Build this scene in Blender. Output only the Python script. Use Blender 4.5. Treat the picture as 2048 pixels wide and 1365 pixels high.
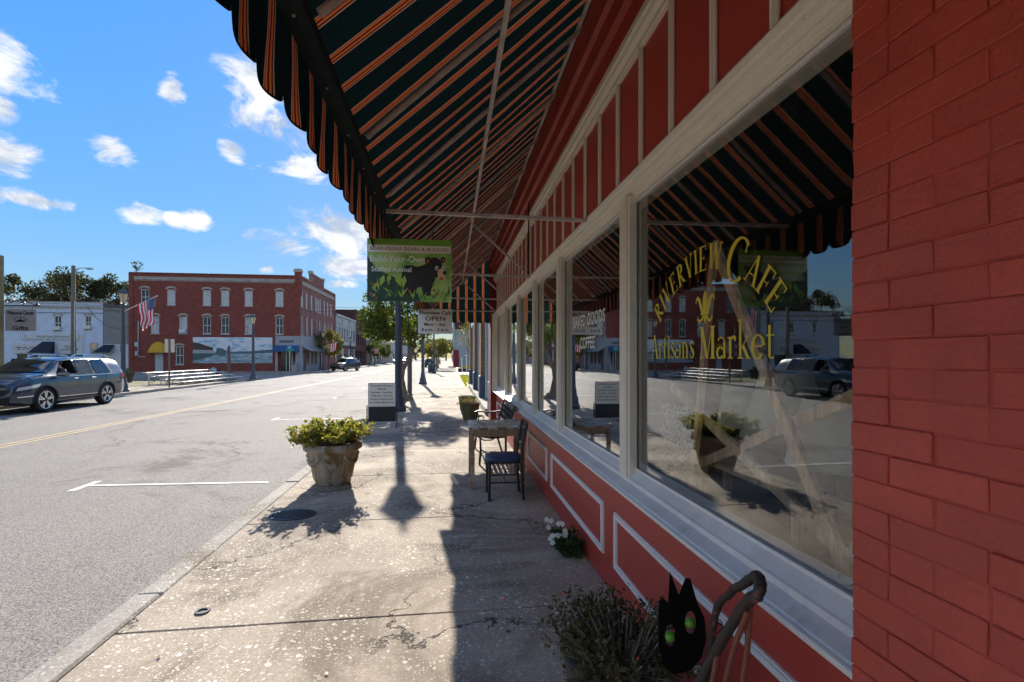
import bpy, bmesh, math, random
import numpy as np
from mathutils import Vector, Matrix, Euler
R = math.radians
random.seed(7); np.random.seed(7)
for o in list(bpy.data.objects): bpy.data.objects.remove(o)
S = bpy.context.scene
COL = S.collection

# ------------------------------------------------------------------ camera
cam = bpy.data.cameras.new('camera'); camo = bpy.data.objects.new('camera', cam); COL.objects.link(camo)
cam.sensor_width = 36; cam.lens = 17.0; cam.shift_y = 0.0159; cam.clip_start = 0.05; cam.clip_end = 3000
camo.location = (0, 0, 1.62); camo.rotation_euler = (R(90), 0, -R(7.306)); S.camera = camo

# ------------------------------------------------------------------ light
EL, AZ = 25.5, 6.2            # sun ahead of the camera, a little left of the street
SUN = Vector((-math.sin(R(AZ))*math.cos(R(EL)), math.cos(R(AZ))*math.cos(R(EL)), math.sin(R(EL))))
sl = bpy.data.lights.new('sun', 'SUN'); sl.energy = 3.45; sl.angle = R(0.55); sl.color = (1, .93, .82)
so = bpy.data.objects.new('sun', sl); COL.objects.link(so); so.rotation_euler = SUN.to_track_quat('Z', 'Y').to_euler()
S.view_settings.view_transform = 'Standard'; S.view_settings.look = 'None'
S.view_settings.gamma = 1; S.view_settings.exposure = 1.7
S.cycles.max_bounces = 6; S.cycles.diffuse_bounces = 4; S.cycles.glossy_bounces = 3; S.cycles.transparent_max_bounces = 8
S.cycles.sample_clamp_indirect = 6; S.cycles.caustics_reflective = False; S.cycles.caustics_refractive = False
S.cycles.use_denoising = True; S.cycles.use_light_tree = False; S.cycles.use_adaptive_sampling = True; S.cycles.adaptive_threshold = .03

def nd(nt, t, **k):
    n = nt.nodes.new(t)
    for a, v in k.items(): setattr(n, a, v)
    return n
def mth(nt, op, a, b=None, c=None, clamp=False):
    n = nd(nt, 'ShaderNodeMath', operation=op, use_clamp=clamp)
    for i, v in enumerate((a, b, c)):
        if v is None: continue
        if isinstance(v, (int, float)): n.inputs[i].default_value = v
        else: nt.links.new(v, n.inputs[i])
    return n.outputs[0]
def mixc(nt, f, a, b, mode='MIX'):
    n = nd(nt, 'ShaderNodeMix', data_type='RGBA', blend_type=mode)
    for i, v in ((0, f), (6, a), (7, b)):
        if isinstance(v, (int, float)): n.inputs[i].default_value = v
        elif isinstance(v, tuple): n.inputs[i].default_value = (*v[:3], 1)
        else: nt.links.new(v, n.inputs[i])
    return n.outputs[2]
def noise(nt, vec, scale, detail=4, rough=.55, dist=0):
    n = nd(nt, 'ShaderNodeTexNoise'); n.inputs['Scale'].default_value = scale
    n.inputs['Detail'].default_value = detail; n.inputs['Roughness'].default_value = rough; n.inputs['Distortion'].default_value = dist
    if vec is not None: nt.links.new(vec, n.inputs['Vector'])
    return n.outputs['Fac']
def ramp(nt, f, stops, interp='LINEAR'):
    n = nd(nt, 'ShaderNodeValToRGB'); r = n.color_ramp; r.interpolation = interp
    while len(r.elements) < len(stops): r.elements.new(.5)
    for e, (p, c) in zip(r.elements, stops):
        e.position = p; e.color = (c, c, c, 1) if isinstance(c, (int, float)) else (*c, 1)
    nt.links.new(f, n.inputs[0]); return n.outputs[0]
def smooth(nt, v, lo, hi):
    n = nd(nt, 'ShaderNodeMapRange', interpolation_type='SMOOTHSTEP')
    n.inputs[1].default_value = lo; n.inputs[2].default_value = hi; nt.links.new(v, n.inputs[0]); return n.outputs[0]

# ------------------------------------------------------------------ sky
wd = bpy.data.worlds.new('World'); S.world = wd; wd.use_nodes = True
nt = wd.node_tree; nt.nodes.clear()
try: wd.cycles.sampling_method = 'MANUAL'; wd.cycles.sample_map_resolution = 512
except Exception: pass
out = nd(nt, 'ShaderNodeOutputWorld'); bg = nd(nt, 'ShaderNodeBackground'); bg2 = nd(nt, 'ShaderNodeBackground'); mx = nd(nt, 'ShaderNodeMixShader')
sky = nd(nt, 'ShaderNodeTexSky', sky_type='NISHITA', sun_disc=False, sun_elevation=R(EL), sun_rotation=R(-AZ), altitude=0, air_density=1.0, dust_density=0.05, ozone_density=2.2)
bw = nd(nt, 'ShaderNodeRGBToBW'); nt.links.new(sky.outputs[0], bw.inputs[0])
soft = mth(nt, 'DIVIDE', 1.24, mth(nt, 'ADD', 1.0, mth(nt, 'DIVIDE', bw.outputs[0], 1.6)))      # even soft shoulder over the whole sky, as on film
sc_ = nd(nt, 'ShaderNodeVectorMath', operation='SCALE'); nt.links.new(sky.outputs[0], sc_.inputs[0]); nt.links.new(soft, sc_.inputs['Scale'])
hs = nd(nt, 'ShaderNodeHueSaturation'); hs.inputs['Saturation'].default_value = 1.24; nt.links.new(mixc(nt, 1.0, sc_.outputs[0], (.92, .97, 1.08), 'MULTIPLY'), hs.inputs['Color'])
nt.links.new(hs.outputs[0], bg.inputs[0]); bg.inputs[1].default_value = 0.13
tc = nd(nt, 'ShaderNodeTexCoord'); D = tc.outputs['Generated']
def cdir(x, y):
    th = R(7.306); u = (x-1024)/967; v = Vector((math.sin(th)+u*math.cos(th), math.cos(th)-u*math.sin(th), (715-y)/967)); return v.normalized()
# cumulus of the photographed afternoon: heading, height, size in pixels of a 17 mm view
CL = [(-30, 140, 90, 95), (10, 215, 40, 40), (15, 305, 60, 38), (90, 405, 85, 18), (228, 300, 42, 36), (345, 178, 24, 34), (530, 160, 70, 70), (560, 250, 105, 42),
      (610, 338, 70, 26), (275, 430, 42, 20), (400, 438, 36, 18), (350, 438, 22, 14), (575, 488, 95, 40), (680, 470, 120, 62), (690, 530, 120, 34), (535, 540, 18, 10), (680, 568, 40, 10), (470, 300, 30, 18),
      (900, 300, 160, 60), (1500, 260, 220, 70), (2300, 350, 240, 60), (-500, 300, 200, 60), (-900, 420, 260, 40)]
acc = None
for (x, y, rx, ry) in CL:
    c = cdir(x, y); k = math.hypot(1, math.hypot((x-1024)/967, (715-y)/967))
    a = nd(nt, 'ShaderNodeVectorMath', operation='SUBTRACT'); nt.links.new(D, a.inputs[0]); a.inputs[1].default_value = c
    b = nd(nt, 'ShaderNodeVectorMath', operation='MULTIPLY'); nt.links.new(a.outputs[0], b.inputs[0])
    kx = 967*k**1.4/rx; kz = 967*k/ry; b.inputs[1].default_value = (kx, kx, kz)
    l = nd(nt, 'ShaderNodeVectorMath', operation='LENGTH'); nt.links.new(b.outputs[0], l.inputs[0])
    v = mth(nt, 'SUBTRACT', 1.2, l.outputs['Value'], clamp=False)
    acc = v if acc is None else mth(nt, 'MAXIMUM', acc, v)
acc = mth(nt, 'MAXIMUM', acc, -1.2)
mp = nd(nt, 'ShaderNodeMapping'); mp.inputs['Scale'].default_value = (1, 1, 1.7); nt.links.new(D, mp.inputs[0])
n1 = noise(nt, mp.outputs[0], 10, 8, .64, .5)
n3 = noise(nt, mp.outputs[0], 2.3, 3, .5)
shape = mth(nt, 'ADD', mth(nt, 'MULTIPLY', acc, .85), mth(nt, 'MULTIPLY', mth(nt, 'SUBTRACT', n1, .5), 3.3))
mask = smooth(nt, shape, .16, .85)
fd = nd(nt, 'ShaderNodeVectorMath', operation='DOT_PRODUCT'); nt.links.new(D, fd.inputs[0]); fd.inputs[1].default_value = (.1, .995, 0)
rest = mth(nt, 'MULTIPLY', smooth(nt, mth(nt, 'ADD', n3, mth(nt, 'MULTIPLY', mth(nt, 'SUBTRACT', n1, .5), .5)), .50, .60), mth(nt, 'SUBTRACT', 1, smooth(nt, fd.outputs['Value'], .35, .55)))   # broken cumulus added only outside the view to lift neutral fill light
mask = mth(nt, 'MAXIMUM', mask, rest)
# cloud tops white, bases greyer: the same noise sampled a little towards the light
mp2 = nd(nt, 'ShaderNodeMapping'); mp2.inputs['Location'].default_value = (0, 0, .05); mp2.inputs['Scale'].default_value = (1, 1, 1.5); nt.links.new(D, mp2.inputs[0])
n2 = noise(nt, mp2.outputs[0], 9, 5, .55, .35)
tone = smooth(nt, mth(nt, 'ADD', mth(nt, 'SUBTRACT', n1, n2), mth(nt, 'MULTIPLY', acc, -.05)), -.16, .12)
ccol = mixc(nt, tone, (.50, .57, .68), (.95, .95, .96))
nt.links.new(ccol, bg2.inputs[0]); bg2.inputs[1].default_value = .345
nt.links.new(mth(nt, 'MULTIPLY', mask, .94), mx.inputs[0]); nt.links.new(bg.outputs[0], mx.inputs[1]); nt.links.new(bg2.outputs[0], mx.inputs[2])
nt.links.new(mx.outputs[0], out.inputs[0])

# ------------------------------------------------------------------ materials
MATS = {}
def newmat(name):
    m = bpy.data.materials.new(name); m.use_nodes = True; MATS[name] = m
    nt = m.node_tree; p = nt.nodes['Principled BSDF']; return m, nt, p
def setc(nt, sock, v):
    if isinstance(v, tuple): sock.default_value = (*v[:3], 1)
    else: nt.links.new(v, sock)
def bump(nt, p, h, s=.3, d=.01):
    b = nd(nt, 'ShaderNodeBump'); b.inputs['Strength'].default_value = s; b.inputs['Distance'].default_value = d
    nt.links.new(h, b.inputs['Height']); nt.links.new(b.outputs[0], p.inputs['Normal'])
def obc(nt): return nd(nt, 'ShaderNodeTexCoord').outputs['Object']
def wpos(nt): return nd(nt, 'ShaderNodeNewGeometry').outputs['Position']
def paint(name, col, rough=.5, var=.25, sc=6, metal=0, bmp=.15, dirt=None, spec=.5, fine=60, world=False):
    """plain coloured surface with mottled tone, fine relief and optional dirt"""
    m, nt, p = newmat(name); v = wpos(nt) if world else obc(nt)
    a = noise(nt, v, sc, 5, .6); b = noise(nt, v, fine, 3, .6)
    k = mth(nt, 'ADD', mth(nt, 'MULTIPLY', a, .7), mth(nt, 'MULTIPLY', b, .3))
    lo = tuple(c*(1-var) for c in col); hi = tuple(min(1, c*(1+var)) for c in col)
    c = mixc(nt, smooth(nt, k, .3, .7), lo, hi)
    if dirt:
        d = noise(nt, v, sc*.6, 8, .7, .4); c = mixc(nt, mth(nt, 'MULTIPLY', smooth(nt, d, .56, .72), dirt[1]), c, dirt[0])
    setc(nt, p.inputs['Base Color'], c); p.inputs['Metallic'].default_value = metal
    p.inputs['Specular IOR Level'].default_value = spec
    nt.links.new(mth(nt, 'ADD', rough-.08, mth(nt, 'MULTIPLY', a, .16), clamp=True), p.inputs['Roughness'])
    if bmp: bump(nt, p, b, bmp, .006)
    return m
def flat(name, col, rough=.5, metal=0, emit=0, coat=0):
    m, nt, p = newmat(name); p.inputs['Base Color'].default_value = (*col, 1); p.inputs['Roughness'].default_value = rough
    p.inputs['Metallic'].default_value = metal; p.inputs['Coat Weight'].default_value = coat
    return m
def brickmat(name, axis, c1, c2, mortar, bw=.215, bh=.068, var=.5, mort=.008, white=None, rough=.85):
    m, nt, p = newmat(name); pos = wpos(nt)
    sp = nd(nt, 'ShaderNodeSeparateXYZ'); nt.links.new(pos, sp.inputs[0]); cb = nd(nt, 'ShaderNodeCombineXYZ')
    nt.links.new(sp.outputs[axis], cb.inputs[0]); nt.links.new(sp.outputs[2], cb.inputs[1])
    br = nd(nt, 'ShaderNodeTexBrick'); nt.links.new(cb.outputs[0], br.inputs['Vector'])
    br.inputs['Scale'].default_value = 1; br.inputs['Brick Width'].default_value = bw; br.inputs['Row Height'].default_value = bh
    br.inputs['Mortar Size'].default_value = mort; br.inputs['Mortar Smooth'].default_value = .3
    br.inputs['Color1'].default_value = (*c1, 1); br.inputs['Color2'].default_value = (*c2, 1); br.inputs['Mortar'].default_value = (*mortar, 1)
    mpn = nd(nt, 'ShaderNodeMapping'); mpn.inputs['Scale'].default_value = (1, 5, 1); nt.links.new(cb.outputs[0], mpn.inputs[0])
    a = noise(nt, mpn.outputs[0], 1.6, 6, .7); b = noise(nt, cb.outputs[0], .35, 4, .6)
    c = mixc(nt, mth(nt, 'MULTIPLY', smooth(nt, a, .35, .7), var), br.outputs['Color'], tuple(x*.35 for x in c1))
    c = mixc(nt, mth(nt, 'MULTIPLY', smooth(nt, b, .5, .75), .35), c, tuple(min(1, x*1.5+.02) for x in c2))
    if white:
        d = noise(nt, cb.outputs[0], .8, 7, .75); c = mixc(nt, mth(nt, 'MULTIPLY', smooth(nt, d, .5, .62), white), c, (.55, .55, .55))
    setc(nt, p.inputs['Base Color'], c); p.inputs['Roughness'].default_value = rough; p.inputs['Specular IOR Level'].default_value = .25
    bump(nt, p, mth(nt, 'SUBTRACT', 1, br.outputs['Fac']), .5, .008)
    return m
def glass(name, tint=(.9, .93, .92), k=1.7, base=.0):
    m, nt, p = newmat(name); nt.nodes.remove(p); o = nt.nodes['Material Output']
    t = nd(nt, 'ShaderNodeBsdfTransparent'); t.inputs[0].default_value = (*tint, 1)
    g = nd(nt, 'ShaderNodeBsdfGlossy'); g.inputs['Roughness'].default_value = 0.0; g.inputs[0].default_value = (1, 1, 1, 1)
    ge = nd(nt, 'ShaderNodeNewGeometry'); dt = nd(nt, 'ShaderNodeVectorMath', operation='DOT_PRODUCT'); nt.links.new(ge.outputs['Incoming'], dt.inputs[0]); nt.links.new(ge.outputs['True Normal'], dt.inputs[1])
    q = mth(nt, 'SUBTRACT', 1, mth(nt, 'ABSOLUTE', dt.outputs['Value'])); fr = mth(nt, 'ADD', .04, mth(nt, 'MULTIPLY', mth(nt, 'POWER', q, 5), .96))   # Schlick, the same from both faces of the pane
    mxs = nd(nt, 'ShaderNodeMixShader'); nt.links.new(mth(nt, 'ADD', base, mth(nt, 'MULTIPLY', fr, k), clamp=True), mxs.inputs[0])
    w = noise(nt, obc(nt), 1.3, 2, .5); b = nd(nt, 'ShaderNodeBump'); b.inputs['Strength'].default_value = .02; b.inputs['Distance'].default_value = .02
    nt.links.new(w, b.inputs['Height']); nt.links.new(b.outputs[0], g.inputs['Normal'])
    nt.links.new(t.outputs[0], mxs.inputs[1]); nt.links.new(g.outputs[0], mxs.inputs[2]); nt.links.new(mxs.outputs[0], o.inputs[0])
    return m
def leafmat(name, cols, trans=.5, rough=.5):
    m, nt, p = newmat(name); o = nt.nodes['Material Output']
    ge = nd(nt, 'ShaderNodeNewGeometry')
    c = ramp(nt, ge.outputs['Random Per Island'], [(i/(len(cols)-1), q) for i, q in enumerate(cols)])
    setc(nt, p.inputs['Base Color'], c); p.inputs['Roughness'].default_value = rough; p.inputs['Specular IOR Level'].default_value = .35
    t = nd(nt, 'ShaderNodeBsdfTranslucent'); nt.links.new(mixc(nt, 1.0, c, (1.0, 1.0, .55), 'MULTIPLY'), t.inputs[0])
    mxs = nd(nt, 'ShaderNodeMixShader'); mxs.inputs[0].default_value = trans
    nt.links.new(p.outputs[0], mxs.inputs[1]); nt.links.new(t.outputs[0], mxs.inputs[2]); nt.links.new(mxs.outputs[0], o.inputs[0])
    return m

def cracks(nt, v, sc, width, dist=.5, seed=0.):
    """thin wandering crack lines, broken up by a second noise"""
    nn = nd(nt, 'ShaderNodeTexNoise'); nn.inputs['Scale'].default_value = 2.2; nn.inputs['Detail'].default_value = 6; nn.inputs['Roughness'].default_value = .65; nt.links.new(v, nn.inputs['Vector'])
    a = nd(nt, 'ShaderNodeVectorMath', operation='SCALE'); nt.links.new(nn.outputs['Color'], a.inputs[0]); a.inputs['Scale'].default_value = dist
    b = nd(nt, 'ShaderNodeVectorMath', operation='ADD'); nt.links.new(v, b.inputs[0]); nt.links.new(a.outputs[0], b.inputs[1])
    vo = nd(nt, 'ShaderNodeTexVoronoi', feature='DISTANCE_TO_EDGE'); vo.inputs['Scale'].default_value = sc; nt.links.new(b.outputs[0], vo.inputs['Vector'])
    l = mth(nt, 'SUBTRACT', 1, smooth(nt, vo.outputs['Distance'], width*.35, width))
    br = smooth(nt, noise(nt, v, sc*1.1, 3, .5), .44, .54)
    return mth(nt, 'MULTIPLY', l, br)
def concrete(name, base=(.39, .325, .255), shells=True, crack=True):
    m, nt, p = newmat(name); v = wpos(nt)
    a = noise(nt, v, 1.1, 5, .65); b = noise(nt, v, 38, 3, .7); st = noise(nt, v, .62, 6, .72, .8)
    c = mixc(nt, smooth(nt, a, .3, .7), tuple(x*.8 for x in base), tuple(x*1.18 for x in base))
    c = mixc(nt, mth(nt, 'MULTIPLY', smooth(nt, b, .35, .75), .45), c, tuple(x*.5 for x in base))
    c = mixc(nt, mth(nt, 'MULTIPLY', smooth(nt, st, .45, .60), .85), c, (.17, .135, .10))
    h = b
    if shells:
        vn = nd(nt, 'ShaderNodeVectorMath', operation='ADD'); nt.links.new(v, vn.inputs[0])
        nz = nd(nt, 'ShaderNodeTexNoise'); nz.inputs['Scale'].default_value = 14; nt.links.new(v, nz.inputs['Vector'])
        sc = nd(nt, 'ShaderNodeVectorMath', operation='SCALE'); nt.links.new(nz.outputs['Color'], sc.inputs[0]); sc.inputs['Scale'].default_value = .035; nt.links.new(sc.outputs[0], vn.inputs[1])
        wear = smooth(nt, noise(nt, v, .9, 4, .6), .40, .62)
        for s_, r_, pr in ((15, .16, .66), (34, .22, .52), (80, .26, .40)):
            vo = nd(nt, 'ShaderNodeTexVoronoi', feature='F1'); vo.inputs['Scale'].default_value = s_; nt.links.new(vn.outputs[0], vo.inputs['Vector'])
            wn = nd(nt, 'ShaderNodeTexWhiteNoise'); nt.links.new(vo.outputs['Position'], wn.inputs['Vector'])
            rr = mth(nt, 'MULTIPLY', wn.outputs['Value'], r_*1.6)
            spot = mth(nt, 'LESS_THAN', vo.outputs['Distance'], rr)
            keep = mth(nt, 'GREATER_THAN', wn.outputs['Value'], pr)
            f = mth(nt, 'MULTIPLY', mth(nt, 'MULTIPLY', spot, keep), mth(nt, 'ADD', .25, mth(nt, 'MULTIPLY', wear, .65)))
            cc = mixc(nt, wn.outputs['Value'], (.42, .36, .29), (.74, .69, .60))
            c = mixc(nt, f, c, cc); h = mth(nt, 'ADD', h, mth(nt, 'MULTIPLY', f, .6))
    if crack:
        k = cracks(nt, v, .55, .009, .9); c = mixc(nt, mth(nt, 'MULTIPLY', k, .9), c, (.035, .03, .025)); h = mth(nt, 'SUBTRACT', h, mth(nt, 'MULTIPLY', k, 3))
    setc(nt, p.inputs['Base Color'], c); p.inputs['Roughness'].default_value = .9; p.inputs['Specular IOR Level'].default_value = .2
    bump(nt, p, h, .55, .006); return m
def asphalt(name):
    m, nt, p = newmat(name); v = wpos(nt)
    a = noise(nt, v, .35, 6, .65); b = noise(nt, v, 75, 3, .7); b2 = noise(nt, v, 26, 3, .6)
    mpn = nd(nt, 'ShaderNodeMapping'); mpn.inputs['Scale'].default_value = (1.6, .25, 1); nt.links.new(v, mpn.inputs[0])
    tr = noise(nt, mpn.outputs[0], .9, 5, .6)
    c = mixc(nt, smooth(nt, a, .3, .7), (.19, .178, .162), (.29, .27, .245))
    c = mixc(nt, smooth(nt, b, .42, .62), mixc(nt, .6, c, (.05, .05, .05)), mixc(nt, .35, c, (.40, .37, .33)))
    c = mixc(nt, mth(nt, 'MULTIPLY', smooth(nt, tr, .5, .72), .45), c, (.10, .09, .08))
    k = cracks(nt, v, .22, .007, 1.1); c = mixc(nt, mth(nt, 'MULTIPLY', k, .85), c, (.03, .03, .03))
    vo = nd(nt, 'ShaderNodeTexVoronoi', feature='F1'); vo.inputs['Scale'].default_value = 110; nt.links.new(v, vo.inputs['Vector'])
    wn = nd(nt, 'ShaderNodeTexWhiteNoise'); nt.links.new(vo.outputs['Position'], wn.inputs['Vector'])
    c = mixc(nt, .5, c, mixc(nt, wn.outputs['Value'], (.07, .064, .058), (.50, .46, .41)))
    st = smooth(nt, noise(nt, v, .38, 6, .75, .6), .52, .66); c = mixc(nt, mth(nt, 'MULTIPLY', st, .62), c, (.075, .065, .055))
    setc(nt, p.inputs['Base Color'], c); p.inputs['Roughness'].default_value = .9; p.inputs['Specular IOR Level'].default_value = .15
    bump(nt, p, mth(nt, 'ADD', mth(nt, 'SUBTRACT', b, mth(nt, 'MULTIPLY', k, 2)), mth(nt, 'MULTIPLY', b2, .5)), .6, .008); return m
def stripes(name, axis, per=.205, off=0.):
    """dark green awning cloth with woven orange, black and cream stripe groups; lets some sun through"""
    m, nt, p = newmat(name); o = nt.nodes['Material Output']; v = wpos(nt)
    sp = nd(nt, 'ShaderNodeSeparateXYZ'); nt.links.new(v, sp.inputs[0])
    fr = mth(nt, 'FRACT', mth(nt, 'DIVIDE', mth(nt, 'ADD', sp.outputs[axis], 20+off), per))
    G = (.0035, .010, .010); O = (.36, .060, .018); Y = (.42, .10, .024); W = (.28, .19, .16); K = (.02, .007, .006); B = (.26, .06, .02)
    c = ramp(nt, fr, [(0, G), (.37, W), (.39, B), (.415, O), (.435, Y), (.465, K), (.505, O), (.535, Y), (.565, K), (.595, B), (.62, W), (.64, G)], 'CONSTANT')
    wv = noise(nt, v, 220, 2, .5); c = mixc(nt, mth(nt, 'MULTIPLY', wv, .35), c, (.0, .0, .0))
    setc(nt, p.inputs['Base Color'], c); p.inputs['Roughness'].default_value = .9; p.inputs['Specular IOR Level'].default_value = .1
    bump(nt, p, mth(nt, 'ADD', noise(nt, v, 2.2, 3, .5), mth(nt, 'MULTIPLY', noise(nt, v, 9, 3, .5), .3)), .5, .06)
    t = nd(nt, 'ShaderNodeBsdfTranslucent'); nt.links.new(c, t.inputs[0])
    mxs = nd(nt, 'ShaderNodeMixShader'); mxs.inputs[0].default_value = .30
    nt.links.new(p.outputs[0], mxs.inputs[1]); nt.links.new(t.outputs[0], mxs.inputs[2]); nt.links.new(mxs.outputs[0], o.inputs[0]); return m
def woodmat(name, col, axis=2, rough=.6):
    m, nt, p = newmat(name); v = obc(nt); mpn = nd(nt, 'ShaderNodeMapping'); s = [14, 14, 14]; s[axis] = 1.2; mpn.inputs['Scale'].default_value = s; nt.links.new(v, mpn.inputs[0])
    a = noise(nt, mpn.outputs[0], 1.5, 6, .7, .3)
    setc(nt, p.inputs['Base Color'], mixc(nt, smooth(nt, a, .3, .7), tuple(x*.55 for x in col), tuple(min(1, x*1.25) for x in col)))
    p.inputs['Roughness'].default_value = rough; bump(nt, p, a, .25, .004); return m
def worn(name, col, under, amt=.52, sc=5, rough=.55, stretch=None):
    """paint flaking off wood or metal"""
    m, nt, p = newmat(name); v = obc(nt)
    if stretch:
        mpn = nd(nt, 'ShaderNodeMapping'); mpn.inputs['Scale'].default_value = stretch; nt.links.new(v, mpn.inputs[0]); v = mpn.outputs[0]
    a = noise(nt, v, sc, 8, .7, .3); b = noise(nt, v, sc*9, 4, .6); f = smooth(nt, a, amt, amt+.07)
    c = mixc(nt, f, mixc(nt, b, tuple(x*.8 for x in col), tuple(min(1, x*1.15) for x in col)), under)
    setc(nt, p.inputs['Base Color'], c); p.inputs['Roughness'].default_value = rough
    bump(nt, p, mth(nt, 'SUBTRACT', b, f), .25, .004); return m

asphalt('asphalt'); concrete('walk'); concrete('kerb', (.36, .33, .29), True, False); concrete('far_walk', (.36, .31, .25), False, True)
worn('red_paint', (.45, .058, .040), (.52, .13, .09), .69, 22, .42)
paint('red_brick', (.50, .074, .046), .55, .18, 4, bmp=.5, dirt=((.38, .085, .065), .7), fine=70, world=True)
m_ = MATS['red_brick']; nt_ = m_.node_tree; p_ = nt_.nodes['Principled BSDF']; oi_ = nd(nt_, 'ShaderNodeObjectInfo'); src_ = p_.inputs['Base Color'].links[0].from_socket     # each painted brick a little different
nt_.links.new(mixc(nt_, mth(nt_, 'MULTIPLY', oi_.outputs['Random'], .45), src_, (.36, .052, .034)), p_.inputs['Base Color'])
paint('red_mortar', (.42, .060, .036), .6, .2, 9, bmp=.5)
paint('red_trim', (.34, .038, .024), .45, .2, 5, dirt=((.30, .09, .07), .5))
worn('cream_trim', (.78, .72, .61), (.30, .22, .15), .66, 16, .5); worn('white_trim', (.80, .77, .73), (.40, .37, .33), .68, 16, .5)
paint('sill_grey', (.76, .74, .72), .4, .1, 4, dirt=((.3, .29, .28), .4))
stripes('awning_y', 1, off=.07); stripes('awning_x', 0, off=.0)
paint('awning_edge', (.008, .022, .024), .9, .3, 20)
paint('steel_tube', (.50, .46, .43), .5, .25, 8, metal=.0, dirt=((.16, .08, .05), .6))
glass('shop_glass', (.92, .94, .93), 1.7, .015); glass('clear_glass', (.8, .85, .85), 1.6, .02)
flat('dark_glass', (.012, .016, .02), .03); flat('car_glass', (.010, .015, .022), .02, coat=.6)
flat('yellow_letter', (.62, .48, .03), .5); flat('white_letter', (.78, .78, .76), .5); flat('black_ink', (.012, .012, .014), .5)
flat('black_metal', (.012, .012, .013), .4); paint('iron', (.02, .02, .022), .45, .3, 20, metal=.2)
paint('post_blue', (.045, .060, .085), .5, .2, 6, bmp=.05); paint('post_grey', (.10, .105, .11), .5, .2, 6)
m_, nt_, p_ = newmat('lamp_glass'); p_.inputs['Base Color'].default_value = (.85, .74, .52, 1); p_.inputs['Roughness'].default_value = .35; p_.inputs['Transmission Weight'].default_value = .45
paint('line_white', (.60, .58, .54), .8, .2, 20, dirt=((.25, .235, .215), 1.)); paint('line_yellow', (.42, .31, .17), .8, .25, 9, dirt=((.25, .23, .20), 1.))
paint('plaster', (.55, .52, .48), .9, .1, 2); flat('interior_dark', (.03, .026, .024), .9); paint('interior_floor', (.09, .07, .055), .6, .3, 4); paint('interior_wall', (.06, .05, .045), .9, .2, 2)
woodmat('pine', (.70, .46, .27)); woodmat('bench_wood', (.20, .13, .09), 1); woodmat('pole_wood', (.17, .135, .105))
paint('shade_cloth', (.50, .46, .40), .9, .08, 6); flat('white_plastic', (.72, .72, .72), .5)
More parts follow.
